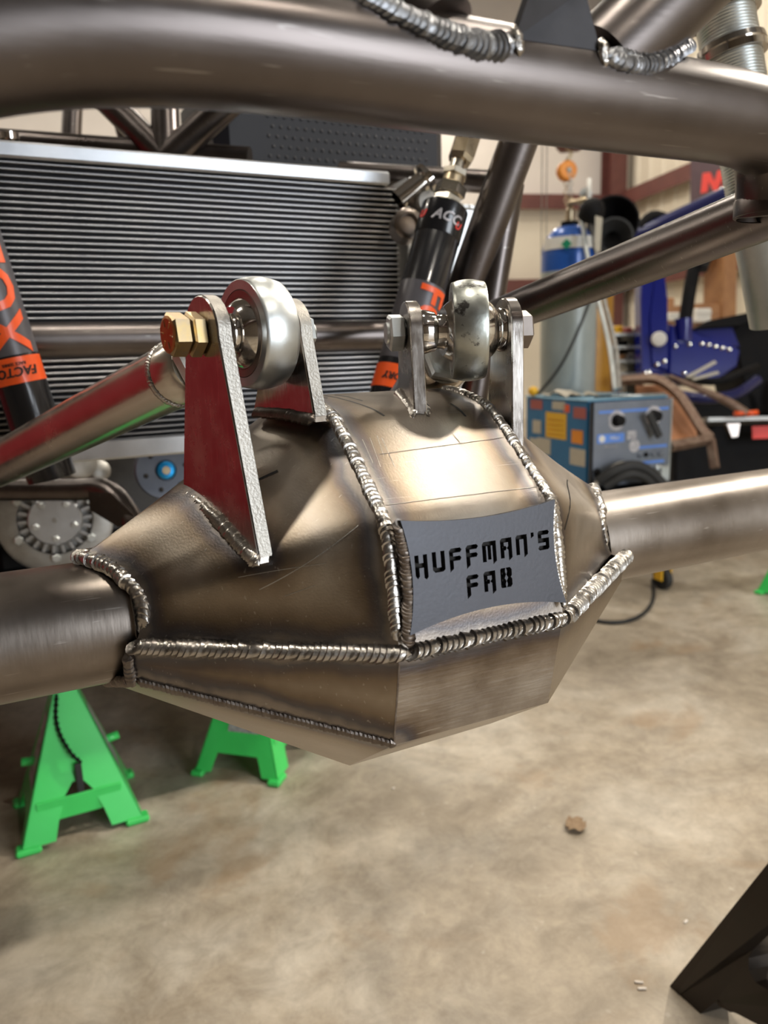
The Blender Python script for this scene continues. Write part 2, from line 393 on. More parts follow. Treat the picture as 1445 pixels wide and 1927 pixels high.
def floor_mat():
    m = bpy.data.materials.new('stained_concrete'); m.use_nodes = True; nt = m.node_tree; N = nt.nodes; L = nt.links; b = N['Principled BSDF']
    tc = N.new('ShaderNodeTexCoord')
    def noise(s, d=6, r=.6, dist=0):
        n = N.new('ShaderNodeTexNoise'); n.inputs['Scale'].default_value = s; n.inputs['Detail'].default_value = d; n.inputs['Roughness'].default_value = r; n.inputs['Distortion'].default_value = dist
        L.new(tc.outputs['Object'], n.inputs['Vector']); return n
    a = noise(2.6, 8, .65, .6); r1 = ramp(nt, [(.32,(.26,.21,.15)),(.48,(.42,.355,.27)),(.66,(.58,.52,.43))]); L.new(a.outputs['Fac'], r1.inputs['Fac'])
    c = noise(15, 10, .78, .4); r2 = ramp(nt, [(.34,(.60,.585,.57)),(.62,(1.08,1.08,1.08))]); L.new(c.outputs['Fac'], r2.inputs['Fac'])
    mx = N.new('ShaderNodeMix'); mx.data_type = 'RGBA'; mx.blend_type = 'MULTIPLY'; mx.inputs[0].default_value = .8
    L.new(r1.outputs['Color'], mx.inputs[6]); L.new(r2.outputs['Color'], mx.inputs[7])
    s = noise(3.1, 5, .6, .4); r3 = ramp(nt, [(.57,(0,0,0)),(.66,(1,1,1))]); L.new(s.outputs['Fac'], r3.inputs['Fac'])
    m2 = N.new('ShaderNodeMath'); m2.operation = 'MULTIPLY'; m2.inputs[1].default_value = .45; L.new(r3.outputs['Color'], m2.inputs[0])
    mx2 = N.new('ShaderNodeMix'); mx2.data_type = 'RGBA'; L.new(m2.outputs[0], mx2.inputs[0]); L.new(mx.outputs[2], mx2.inputs[6]); mx2.inputs[7].default_value = (.34,.22,.12,1)
    w_ = noise(34, 3, .5); r4 = ramp(nt, [(.70,(0,0,0)),(.76,(1,1,1))]); L.new(w_.outputs['Fac'], r4.inputs['Fac'])
    m4 = N.new('ShaderNodeMath'); m4.operation = 'MULTIPLY'; m4.inputs[1].default_value = .35; L.new(r4.outputs['Color'], m4.inputs[0])
    mx3 = N.new('ShaderNodeMix'); mx3.data_type = 'RGBA'; L.new(m4.outputs[0], mx3.inputs[0]); L.new(mx2.outputs[2], mx3.inputs[6]); mx3.inputs[7].default_value = (.66,.60,.52,1)
    L.new(mx3.outputs[2], b.inputs['Base Color'])
    mr = N.new('ShaderNodeMapRange'); mr.inputs['To Min'].default_value = .30; mr.inputs['To Max'].default_value = .62; L.new(c.outputs['Fac'], mr.inputs['Value']); L.new(mr.outputs['Result'], b.inputs['Roughness'])
    bp = N.new('ShaderNodeBump'); bp.inputs['Strength'].default_value = .08; bp.inputs['Distance'].default_value = .004; L.new(c.outputs['Fac'], bp.inputs['Height']); L.new(bp.outputs['Normal'], b.inputs['Normal'])
    return m
M['floor'] = floor_mat()

# ------------------------------------------------------------------ building shell (its own axes: E1 along the back wall, E2 in depth)
yaw = math.radians(25.7-11.0)          # depth direction, measured from +Y towards +X
E2 = Vector((math.sin(yaw), math.cos(yaw), 0)); E1 = Vector((math.cos(yaw), -math.sin(yaw), 0)); EZ = Vector((0,0,1))
def B(a, d, z=0.0): return E1*a + E2*d + EZ*z
DB, AR, AL, DF, HC = 10.4, 5.55, -6.5, -5.4, 6.2
AXB = (E1, E2, EZ)
def struct(o): o['kind'] = 'structure'; return o
def sbox(name, a0, a1, d0, d1, z0, z1, m, parent=None):
    mb = MB().box(B((a0+a1)/2, (d0+d1)/2, (z0+z1)/2), (a1-a0, d1-d0, z1-z0), AXB)
    return mb.build(name, m, parent) if parent is not None else struct(mb.build(name, m, None, B((a0+a1)/2, (d0+d1)/2, z0)))
sbox('floor', AL-.3, AR+.3, DF-.3, DB+.3, -.1, 0, M['floor'])
sbox('ceiling', AL-.3, AR+.3, DF-.3, DB+.3, HC, HC+.1, M['ceil'])
def ribbed(name, o, U, L, H, N, m, pitch=.30):
    mb = MB(); n = int(L/pitch); rows = [[], []]; 
    for i in range(n+1):
        for dx, dn in ((0,0),(.03,.022),(.06,.022),(.09,0)):
            u = min(L, i*pitch+dx)
            rows[0].append(Vector(o)+U*u+N*dn); rows[1].append(Vector(o)+U*u+N*dn+EZ*H)
    mb.grid(rows, False)
    a = Vector(o)-N*.08; mb.box(a+U*(L/2)+EZ*(H/2), (L, .1, H), (U, N, EZ))
    return struct(mb.build(name, m, None, Vector(o)))
DA0, DA1 = 1.95, 3.62                    # roll-up door span on the back wall
sbox('wall_back', AL, AR, DB, DB+.12, 2.9, HC, M['wallwhite'])
ribbed('wall_right', B(AR, DF), E2, DB-DF, HC, -E1, M['cream'])
sbox('wall_back_low', DA1+.06, AR, DB+.0, DB+.12, 0, 2.9, M['cream'])
sbox('wall_back_left', AL, DA0-.06, DB, DB+.12, 0, 2.9, M['cream'])
ribbed('wall_left', B(AL, DB), -E2, DB-DF, HC, E1, M['darkwall'])
sbox('wall_front', AL, 2.9, DF-.12, DF, 0, HC, M['darkwall'])
sbox('wall_front_lintel', 2.9, AR, DF-.12, DF, 3.6, HC, M['darkwall'])
# back wall door with slats
dr = thing('door_1', None, None, B((DA0+DA1)/2, DB, 0)); dr['kind'] = 'structure'
sl = None
H1 = 2.9
for i in range(40):
    z = .0725*i
    if sl is None:
        mb = MB(); o = B(DA0, DB+.03, 0); pr = [(0,0),(-.016,.012),(-.02,.036),(-.016,.058),(0,.070)]
        mb.grid([[o+E2*p[0]+EZ*p[1] for p in pr], [o+E1*(DA1-DA0)+E2*p[0]+EZ*p[1] for p in pr]], False)
        sl = mb.build('slat', M['doorslat'], dr)
    else: copy_part(sl, (0,0,z))
sbox('trim_1', DA1, DA1+.10, DB-.10, DB+.02, 0, H1, M['galv'])
sbox('trim_2', DA0-.10, DA0, DB-.10, DB+.02, 0, H1, M['galv'])
# girts and columns of red-oxide steel
def girt_back(n, a0, a1, z):
    o = MB().box(B((a0+a1)/2, DB-.09, z), (a1-a0, .16, .012), AXB).box(B((a0+a1)/2, DB-.165, z-.09), (a1-a0, .012, .19), AXB)
    struct(o.build('trim_%d' % n, M['redoxide'], None, B((a0+a1)/2, DB-.1, z)))
girt_back(3, DA1+.1, AR-.3, 3.02); girt_back(4, DA1+.1, AR-.3, 1.92); girt_back(5, AL, DA0-.1, 3.0)
def girt_right(n, d0, d1, z):
    o = MB().box(B(AR-.09, (d0+d1)/2, z), (.16, d1-d0, .012), AXB).box(B(AR-.165, (d0+d1)/2, z-.09), (.012, d1-d0, .19), AXB)
    struct(o.build('trim_%d' % n, M['redoxide'], None, B(AR-.1, (d0+d1)/2, z)))
girt_right(6, DF, DB-.35, 3.02); girt_right(7, DF, DB-.35, 1.92)
def column(n, a, d, ax=AXB):
    mb = MB().box(B(a, d, HC/2), (.012, .30, HC), ax).box(B(a-.15*0, d, HC/2)-ax[1]*.15, (.22, .012, HC), ax).box(B(a, d, HC/2)+ax[1]*.15, (.22, .012, HC), ax)
    struct(mb.build('trim_%d' % n, M['redoxide'], None, B(a, d, 0)))
column(8, AR-.22, DB-.2)
column(9, AL+.2, DB-.2); column(10, AR-.16, 1.0, (E2, E1, EZ))
mb = MB(); a = B(AR-.2, DB-.3, HC-.2); b = B(AR-.05, 4.5, .4); mb.tube([a, b], .008, 8); struct(mb.build('trim_11', M['galv'], None, a))
# high-bay lamps under the ceiling
HL = 5.0
for x, y in ((.55,.42), (-2.2,1.45), (2.7,.55), (1.6,-2.4), (-3.2,5.0), (1.9,4.6), (3.4,3.6), (-1.0,8.0), (1.6,8.2), (4.2,8.0), (6.0,6.3), (-4.0,7.0), (5.2,9.0), (-2.6,9.6)):
    if True:
        t = thing('high_bay_lamp', 'round white high-bay lamp under the shop ceiling', 'lamp', (x, y, HL), 'high-bay ceiling lamps')
        MB().lathe((x, y, HL), (0,0,1), [(.0,.15),(.02,.155),(.06,.15),(.12,.09),(.20,.08),(.20,0)], 32).build('housing', M['black'], t)
        MB().lathe((x, y, HL), (0,0,-1), [(-.004,.140),(.006,.136),(.008,0)], 32).build('lens', M['led'], t)
        MB().tube([(x, y, HL+.2), (x, y, HC)], .01, 8).build('cord', M['black'], t)
# ------------------------------------------------------------------ rear axle housing
AXY, AXZ = 0.56, 0.77
XL, XR = 0.200, 0.328                    # centre strip
def V3(x, p): return Vector((x, p[0], p[1]))
def mirror(pr): return pr + [(2*AXY-y, z) for y, z in reversed(pr[:-1])]
strip2 = mirror([(.400,.770),(.4035,.805),(.4095,.838),(.4145,.850),(.425,.859),(.478,.902),(.496,.914),(.56,.925)])
end2   = mirror([(.507,.770),(.5095,.783),(.513,.795),(.5205,.805),(.531,.8125),(.545,.8175),(.56,.8195)])
NPROF = 81
def prof(pr, x): return resample(chaikin([V3(x, p) for p in pr], 2), NPROF)
sS, sE = prof(strip2, 0), prof(end2, 0)
def endshift(f):      # the wing ends reach farther along the top of the tube than along its front
    f = min(f, 1-f); return -.006*math.sin(math.pi*min(1, f/.25))+.026*max(0, (f-.22)/.28)**1.3
def wing_rows(x0, x1, n=40):
    rows = []
    for i in range(n+1):
        t = i/n; row = []
        for j in range(NPROF):
            p = sS[j].lerp(sE[j], t); f = j/(NPROF-1); f = min(f, 1-f)
            g = math.exp(-((f-.17)/.085)**2)*math.sin(math.pi*t)
            s = -1 if j < NPROF/2 else 1
            row.append(Vector((x0+(x1+(1 if x1 > x0 else -1)*endshift(f)-x0)*t, p.y+s*.010*g, p.z+.003*g)))
        rows.append(row)
    return rows
XE0, XE1 = 0.058, 0.470
rowsL = wing_rows(XL, XE0); rowsR = wing_rows(XR, XE1)
seam = [Vector((.050,.503,.768)), Vector((.200,.3985,.768)), Vector((.328,.3985,.768)), Vector((.480,.499,.768))]
def off(v, n, d): return Vector(v)+Vector(n)*d
half = NPROF//2+1
jt = next(j for j in range(NPROF) if sS[j].y > .500)       # where strip welds end at the bracket foot
weldL = [Vector((XL, sS[j].y, sS[j].z)) for j in range(1, half)]
weldR = [Vector((XR, sS[j].y, sS[j].z)) for j in range(1, half)]
def nrm_prof(j):
    t = sS[min(NPROF-1,j+1)]-sS[max(0,j-1)]; return Vector((0, -t.z, t.y)).normalized()
nW = [nrm_prof(j) for j in range(1, half)]
heat_pts = resample(seam, 60)+resample(weldL, 30)+resample(weldR, 30)
endL = [Vector((XE0-endshift(j/(NPROF-1)), p.y, p.z)) for j, p in enumerate(sE[:half])]; endR = [Vector((XE1+endshift(j/(NPROF-1)), p.y, p.z)) for j, p in enumerate(sE[:half])]
heat_pts += endL[::4]+endR[::4]
axle = thing('axle_housing', 'fabricated bare steel axle housing with welded link brackets and nameplate across the foreground', 'axle', (.264,AXY,AXZ))
MB().grid([[Vector((XL+(XR-XL)*i/30, p.y, p.z)) for p in sS] for i in range(31)]).build('center_cover', M['panel'], axle, heat=heat_pts)
# bracket frames
aL = math.radians(12); nL = Vector((math.cos(aL), math.sin(aL), 0)); uL = Vector((-math.sin(aL), math.cos(aL), 0)); AL0 = Vector((.1165,.507,.968))
aR = math.radians(-16); nR = Vector((math.cos(aR), math.sin(aR), 0)); uR = Vector((-math.sin(aR), math.cos(aR), 0)); AR0 = Vector((.317,.5035,.967))
footL = [AL0+uL*u+EZ*(z-AL0.z) for u, z in ((-.059,.829),(-.03,.842),(.0,.850),(.03,.856),(.05,.858))]
footR2 = [AR0+nR*.034+uR*u+EZ*(z-AR0.z) for u, z in ((-.025,.879),(.0,.893),(.036,.902))]
heat_b = heat_pts+resample(footL, 10)+resample(footR2, 6)
MB().grid(rowsL).build('wing_panel', M['panel'], axle, heat=heat_b)
MB().grid(rowsR).build('wing_panel', M['panel'], axle, heat=heat_b)
# lower shell: flat plates
A_, D_ = Vector((.200,.4005,.766)), Vector((.328,.4005,.766)); B_, C_ = Vector((.200,.412,.700)), Vector((.328,.415,.698))
L_, E_ = Vector((.052,.504,.766)), Vector((.478,.500,.766)); bl, br = Vector((.053,.503,.743)), Vector((.476,.500,.745))
F_, G_ = Vector((.200,.490,.646)), Vector((.328,.490,.648)); bl2, br2 = Vector((.040,.56,.7235)), Vector((.488,.56,.7235))
def mir(v): return Vector((v.x, 2*AXY-v.y, v.z))
def quadgrid(a, b, c, d, n=34, m=22):
    return [[(a.lerp(b, i/n)).lerp(d.lerp(c, i/n), j/m) for j in range(m+1)] for i in range(n+1)]
heat_low = heat_pts+resample([bl, B_], 20)
def plate(name, q, m='panel'):
    MB().grid(quadgrid(*q), False).build(name, M[m], axle, heat=heat_low)
plate('lower_center_plate', (A_, D_, C_, B_), 'ground'); plate('lower_wing_plate', (L_, A_, B_, bl)); plate('lower_wing_plate', (D_, E_, br, C_))
plate('bottom_plate', (bl, B_, F_, bl2)); plate('bottom_plate', (C_, br, br2, G_)); plate('bottom_plate', (B_, C_, G_, F_))
Fm, Gm, Bm, Cm = mir(F_), mir(G_), mir(B_), mir(C_)
mb = MB(); mb.add([F_, G_, Gm, Fm, bl2, br2], [(0,1,2,3),(0,3,4),(1,5,2)])
mb.add([mir(A_), mir(D_), Cm, Bm, mir(L_), mir(bl), mir(E_), mir(br), Fm, Gm, bl2, br2], [(0,1,2,3),(4,0,3,5),(1,6,7,2),(5,3,8,10),(2,7,11,9),(3,2,9,8)])
for x, s in ((XE0, sE), (XE1, sE)):
    ring = [Vector((x, p.y, p.z)) for p in sE[::4]]
    mb.add(ring, [tuple(range(len(ring)))])
mb.add([L_, bl, bl2, mir(bl), mir(L_)], [(0,1,2,3,4)]); mb.add([E_, br, br2, mir(br), mir(E_)], [(0,1,2,3,4)])
mb.build('rear_shell', M['panel'], axle, heat=[Vector((0,0,0))])
# axle tubes
MB().tube(resample([(-.75,AXY,AXZ), (.09,AXY,AXZ)], 8), .0445, 64).build('axle_tube', M['axle'], axle)
MB().tube(resample([(.44,AXY,AXZ), (2.0,AXY,AXZ)], 8), .0445, 64).build('axle_tube', M['axle'], axle)
# welds on the shell
for q in range(3):
    a, b = seam[q], seam[q+1]; n_ = Vector(((b-a).y, -(b-a).x, .25)).normalized()
    MB().weld([a, b], n_, .0062, .0042, .75, 1.2, 14, q).build('weld_bead', M['weld'], axle)
MB().weld(weldL[:-1], nW[:-1], .0048, .0034, .6, 1.1, 12, 5).build('weld_bead', M['weld'], axle)
MB().weld(weldR[:-1], nW[:-1], .0044, .0034, .6, 1.1, 12, 6).build('weld_bead', M['weld'], axle)
def ringweld(x, sgn, seed):
    pts = [Vector((x+sgn*endshift((j*2+2)/(NPROF-1)), p.y, p.z)) for j, p in enumerate(sE[2:-2:2])]; ns = [(Vector((0, p.y-AXY, p.z-AXZ)).normalized()+Vector((sgn*.8,0,0))).normalized() for p in sE[2:-2:2]]
    MB().weld(pts, ns, .0055, .0040, .7, 1.1, 12, seed).build('weld_bead', M['weld'], axle)
ringweld(XE0, -1, 8); ringweld(XE1, 1, 9)
MB().weld([off(bl,(0,-.4,-1),.0), off(B_,(0,-.3,-1),-.0005)], (0,-.8,-.5), .0038, .003, .5, .6, 8, 11).build('weld_bead', M['weld_dark'], axle)
MB().weld([L_+Vector((-.002,-.001,-.002)), bl+Vector((-.002,0,0)), bl2+Vector((-.002,0,0))], (-.6,-.7,-.2), .0042, .003, .6, .7, 8, 12).build('weld_bead', M['weld_dark'], axle)
# fine grind line left of the lower centre plate
MB().weld([A_+Vector((0,-.0005,-.004)), B_+Vector((0,-.0005,.001))], (0,-1,0), .0007, .004, .4, 0, 6, 13).build('bend_line', M['weld_dark'], axle)
# brackets
def arc(cx_, cz_, r, a0, a1, n=14): return [(cx_+r*math.cos(math.radians(a0+(a1-a0)*i/n)), cz_+r*math.sin(math.radians(a0+(a1-a0)*i/n))) for i in range(n+1)]
def bracket(A0, n, u, s0, s1, base_front, base_back, r, foot_mid=(), edge_mat=None):
    # outline in (u, z-rel) ccw; drawn from front base to back base, round the top
    pl = [base_front] + list(foot_mid) + [base_back] + arc(0, 0, r, -5, 185)
    mb = MB().prism(pl, A0, u, EZ, s0, s1, n, bev=.0008)
    o = mb.build('link_bracket', M['plate'], axle)
    # cut edge of the plate, brighter than the ground faces
    ef = [arc(0,0,r+.0004,60,185)[k] for k in range(15)] + [(base_front[0]-.0004, base_front[1]+.004)]
    e = MB(); e.grid([[A0+u*p[0]+EZ*p[1]+n*(s0+.0009) for p in ef], [A0+u*p[0]+EZ*p[1]+n*(s1-.0009) for p in ef]], True)
    eo = e.build('cut_edge', edge_mat or M['edge'], o); tag(eo, 'bright saw-cut front edge of the plate')
    return o
b1 = bracket(AL0, nL, uL, 0, .0105, (-.0585,-.143), (.051,-.113), .0245, ((-.03,-.130),(.0,-.121)))
b2 = bracket(AL0, nL, uL, .061, .0717, (-.036,-.060), (.050,-.058), .0235)
b3 = bracket(AR0, nR, uR, -.0484, -.0384, (-.029,-.061), (.030,-.048), .0225, edge_mat=M['plate'])
b4 = bracket(AR0, nR, uR, .0275, .0371, (-.0245,-.092), (.036,-.069), .0235, edge_mat=M['plate'])
def footweld(o, A0, n, u, s, pts, r, seed, m=None, side=-1):
    MB().weld([A0+n*s+u*p[0]+EZ*p[1] for p in pts], (n*side+EZ).normalized(), r, .0026, .7, .9, 10, seed).build('weld_bead', m or M['weld'], o)
footweld(b1, AL0, nL, uL, -.0015, ((.048,-.109),(.02,-.114),(-.005,-.121),(-.03,-.131),(-.058,-.1415)), .005, 21)
footweld(b1, AL0, nL, uL, .0125, ((-.0595,-.143),(-.03,-.128),(.0,-.117),(.03,-.108)), .0055, 22, None, 1)
footweld(b2, AL0, nL, uL, .0595, ((.048,-.056),(.0,-.056),(-.036,-.0585)), .0045, 23, M['weld_dark'])
footweld(b2, AL0, nL, uL, .0725, ((-.037,-.0595),(.0,-.056),(.045,-.055)), .004, 24, None, 1)
footweld(b3, AR0, nR, uR, -.0495, ((.028,-.044),(.0,-.050),(-.0305,-.060)), .0048, 25)
footweld(b3, AR0, nR, uR, -.0372, ((-.031,-.0605),(-.01,-.052),(.026,-.044)), .004, 26, None, 1)
footweld(b4, AR0, nR, uR, .0255, ((.033,-.066),(.005,-.076),(-.024,-.089)), .0055, 27, M['weld_dark'])
footweld(b4, AR0, nR, uR, .0385, ((-.026,-.093),(-.005,-.086),(.03,-.072)), .004, 28, None, 1)
# nameplate with cut-out lettering
cvu = Vector((1,0,0)); pn = Vector((0,-.034,-.076)); npo = Vector((.2645,.4015,.8160)); nv = Vector((0,.0085,.070)).normalized(); nn_ = cvu.cross(nv)
def nameplate():
    cu = bpy.data.curves.new('nameplate', 'CURVE'); cu.dimensions = '2D'; cu.fill_mode = 'BOTH'; cu.extrude = .0019
    def spl(pts):
        s = cu.splines.new('POLY'); s.points.add(len(pts)-1); s.use_cyclic_u = True
        for p, q in zip(s.points, pts): p.co = (q[0], q[1], 0, 1)
    def bowed(a, b, d, n=12):
        a = Vector(a); b = Vector(b); t = (b-a).normalized(); nr = Vector((-t.y, t.x)); return [tuple(a.lerp(b, i/n)+nr*(d*4*(i/n)*(1-i/n))) for i in range(n)]
    BL, BR, TR, TL = (-.0600,-.0355), (.0610,-.0355), (.0570,.0360), (-.0600,.0360)
    spl(bowed(BL, BR, .0075)+bowed(BR, TR, .005)+bowed(TR, TL, .005)+bowed(TL, BL, .005))
    # letters: each glyph is one or more closed polygons on a 5-wide, 7-high grid
    G = {
     'H': [[(0,0),(0.6,-.8),(1.2,-.2),(1.2,2.6),(3.4,2.6),(3.4,-.9),(4.0,-1.4),(4.6,-.8),(4.6,6.4),(3.4,6.4),(3.4,3.7),(1.2,3.7),(1.2,6.4),(0,6.4)]],
     'U': [[(.8,0),(3.9,0),(4.7,.6),(4.7,6.4),(3.5,6.4),(3.5,1.1),(1.2,1.1),(1.2,6.4),(0,6.4),(0,.8)]],
     'F': [[(0,-.9),(1.2,.0),(1.2,2.6),(4.1,2.6),(4.5,3.2),(4.1,3.7),(1.2,3.7),(1.2,5.3),(4.3,5.3),(4.8,5.9),(4.3,6.4),(.7,6.4),(0,5.7)]],
     'M': [[(0,0),(1.2,0),(1.2,5.3),(2.3,5.3),(2.3,.6),(3.3,.6),(3.3,5.3),(4.4,5.3),(4.4,-1.0),(5.6,-.2),(5.6,6.4),(.6,6.4),(0,5.8)]],
     'A': [[(0,0),(1.2,0),(1.2,2.6),(2.0,2.6),(2.4,3.1),(2.0,3.7),(1.2,3.7),(1.2,5.3),(3.5,5.3),(3.5,3.7),(2.8,3.1),(3.5,2.6),(3.5,-1.0),(4.7,-.2),(4.7,6.4),(.6,6.4),(0,5.8)]],
     'N': [[(0,0),(1.2,0),(1.2,5.3),(3.5,5.3),(3.5,-1.0),(4.7,-.2),(4.7,6.4),(.6,6.4),(0,5.8)]],
     "'": [[(0,5.0),(.9,5.4),(.9,6.4),(0,6.4)]],
     'S': [[(.4,0),(4.2,0),(4.7,.5),(4.7,3.7),(1.2,3.7),(1.2,5.3),(4.4,5.3),(4.8,5.9),(4.4,6.4),(.5,6.4),(0,5.9),(0,2.6),(3.5,2.6),(3.5,1.1),(.4,1.1),(0,.5)]],
     'B': [[(.3,0),(1.8,0),(1.6,1.0),(2.0,2.0),(1.3,3.1),(2.0,4.3),(1.6,5.4),(1.8,6.4),(.3,6.4),(0,6.0),(0,.4)],[(2.6,0),(4.0,0),(4.6,.6),(4.6,2.5),(4.0,3.2),(4.6,3.9),(4.6,5.8),(4.0,6.4),(2.6,6.4),(3.0,5.4),(2.6,4.3),(3.3,3.1),(2.6,2.0),(3.0,1.0)]],
    }
    wd = {'M':5.6, "'":.9}
    k = .00177
    def grow(poly, d):
        n = len(poly); ar = sum(poly[i][0]*poly[(i+1)%n][1]-poly[(i+1)%n][0]*poly[i][1] for i in range(n)); sg = 1 if ar > 0 else -1; out = []
        for i in range(n):
            p0, p1, p2 = Vector(poly[i-1]), Vector(poly[i]), Vector(poly[(i+1)%n]); e1 = (p1-p0).normalized(); e2 = (p2-p1).normalized()
            n1 = Vector((e1.y,-e1.x))*sg; n2 = Vector((e2.y,-e2.x))*sg; m_ = n1+n2; m_ = m_/max(.5, m_.dot(n1)) if m_.length > 1e-6 else n1
            out.append(tuple(p1+m_*d))
        return out
    def line(txt, x0, y0, gap, slant):
        x = x0
        for ch in txt:
            for poly in G[ch]: spl([(x+p[0]*k, y0+slant*(x-x0)+p[1]*k*1.08) for p in grow(poly, .22)])
            x += wd.get(ch, 4.7)*k+gap
    line("HUFFMAN'S", -.0523, .0005, .0040, .035)
    line("FAB", -.0165, -.0175, .0047, .03)
    o = bpy.data.objects.new('nameplate', cu); COL.objects.link(o)
    dg = bpy.context.evaluated_depsgraph_get(); me = bpy.data.meshes.new_from_object(o.evaluated_get(dg)); COL.objects.unlink(o); bpy.data.objects.remove(o)
    mb = MB(); mb.add([npo+cvu*v.co.x+nv*v.co.y+nn_*(v.co.z+.0022) for v in me.vertices], [tuple(p.vertices) for p in me.polygons])
    return mb.build('nameplate', M['name'], axle)
np_ = nameplate(); tag(np_, "blue-grey plate cut through with the words HUFFMAN'S FAB")
MB().box(npo+nn_*(-.0012)+nv*(-.001), (.112,.044,.0012), (cvu, nv, nn_)).build('recess_shade_sheet', M['shade_and_print'], np_)  # black sheet painted as the shade behind the cut-out letters
def onplate(u, v, h=.0): return npo+cvu*u+nv*v+nn_*h
MB().weld([onplate(-.0605,.037,.001), onplate(-.0570,.015,.001), onplate(-.0565,-.010,.001), onplate(-.0600,-.040,.001)], nn_, .0046, .0022, .6, .9, 10, 31).build('weld_bead', M['weld_dark'], np_)
MB().weld([onplate(.0585,.037,.001), onplate(.0555,.012,.001), onplate(.0565,-.012,.001), onplate(.0615,-.038,.001)], nn_, .0028, .0024, .7, .9, 8, 32).build('weld_bead', M['weld'], np_)
# marker scribbles on the cover and wing
def surf(rows_or_x, y):
    for j in range(NPROF-1):
        if sS[j].y <= y <= sS[j+1].y:
            t = (y-sS[j].y)/max(1e-6, sS[j+1].y-sS[j].y); return sS[j].lerp(sS[j+1], t)
def cover_line(a_, b_, w_, m, name, n=14):
    pts = []
    for i in range(n+1):
        t_ = i/n; y = a_[1]+(b_[1]-a_[1])*t_; p = surf(None, y); nn2 = Vector((0,-.5,.85)); pts.append(Vector((a_[0]+(b_[0]-a_[0])*t_, p.y, p.z))+nn2*.00025)
    d_ = (pts[-1]-pts[0]); sv = d_.cross(Vector((0,-.5,.85))).normalized()*w_
    MB().grid([[p-sv for p in pts], [p+sv for p in pts]]).build(name, M[m], axle)
for l_ in (((.217,.548),(.238,.488)),((.207,.55),(.214,.535)),((.226,.55),(.236,.52)),((.300,.50),(.302,.482))): cover_line(*l_, .0008, 'marker', 'marker_line')
for l_ in (((.218,.458),(.322,.462)),((.206,.424),(.326,.4235)),((.212,.470),(.211,.452)),((.218,.471),(.215,.449)),((.224,.472),(.221,.456)),((.2265,.470),(.225,.448)),((.282,.469),(.285,.456)),((.262,.451),(.266,.446))): cover_line(*l_, .00022, 'edge', 'scratch_line', 8)
def wing_line(rows, pa, pb, m, w_, name):
    pts = []
    for i in range(9):
        t_ = i/8; u = pa[0]+(pb[0]-pa[0])*t_; v = pa[1]+(pb[1]-pa[1])*t_
        i0 = min(len(rows)-2, int(u*(len(rows)-1))); j0 = min(NPROF-2, int(v*(NPROF-1))); fu = u*(len(rows)-1)-i0; fv = v*(NPROF-1)-j0
        p = rows[i0][j0].lerp(rows[i0+1][j0], fu).lerp(rows[i0][j0+1].lerp(rows[i0+1][j0+1], fu), fv); nn2 = (rows[i0+1][j0]-rows[i0][j0]).cross(rows[i0][j0+1]-rows[i0][j0]).normalized()
        if nn2.dot(CAM-p) < 0: nn2 = -nn2
        pts.append((p+nn2*.00035, nn2))
    d_ = (pts[-1][0]-pts[0][0]).normalized()
    MB().grid([[p-d_.cross(q)*w_ for p, q in pts], [p+d_.cross(q)*w_ for p, q in pts]]).build(name, M[m], axle)
wing_line(rowsL, (.52,.11), (.10,.17), 'edge', .00035, 'scratch_line'); wing_line(rowsL, (.60,.145), (.25,.13), 'edge', .0002, 'scratch_line'); wing_line(rowsL, (.42,.09), (.30,.10), 'edge', .0002, 'scratch_line')
wing_line(rowsL, (.42,.335), (.28,.325), 'marker', .0009, 'marker_line'); wing_line(rowsR, (.10,.12), (.55,.28), 'marker', .0006, 'marker_line')

# ------------------------------------------------------------------ link joints: bolts, rod ends, links
def bolt_left():
    t = thing('hex_bolt', 'gold zinc hex bolt with orange stamped head through the tall left bracket', 'bolt', AL0)
    h = MB(); h.hexa(AL0, nL, -.0225, -.0105, .0142, math.radians(20)); h.build('head', M['gold'], t)
    gm_ = MB(); f = MB(); f.lathe(AL0, nL, [(-.0231,.0),(-.0231,.0100),(-.0224,.0118)], 28, False)
    for k in range(6):
        a = math.radians(60*k+10); d, u, v = frame_of(nL); r = u*math.cos(a)+v*math.sin(a); s = nL.cross(r)
        gm_.box(AL0+nL*-.0232+r*.0072, (.0046,.0008,.0006), (r, s, nL))
    f.build('stamped_face', M['goldface'], t); gm_.build('grade_marks', M['gold'], t)['kind'] = 'stuff'
    MB().hexa(AL0, nL, -.0092, -.0004, .0146, math.radians(22)).build('jam_nut', M['gold'], t)
    MB().tube([AL0+nL*-.012, AL0+nL*.085], .0078, 24).build('shank', M['zinc'], t)
    MB().hexa(AL0, nL, .0722, .082, .0138, .3).build('nut', M['zinc'], t)
bolt_left()
def bolt_right():
    t = thing('hex_bolt', 'silver bolt and nut through the right pair of brackets', 'bolt', AR0)
    MB().hexa(AR0, nR, -.0605, -.0490, .0142, math.radians(12)).build('nut', M['zinc'], t)
    MB().tube([AR0+nR*-.0622, AR0+nR*.045], .0078, 24).build('shank', M['zinc'], t)
    MB().hexa(AR0, nR, .0377, .0495, .0145, math.radians(20)).build('head', M['race'], t)
bolt_right()
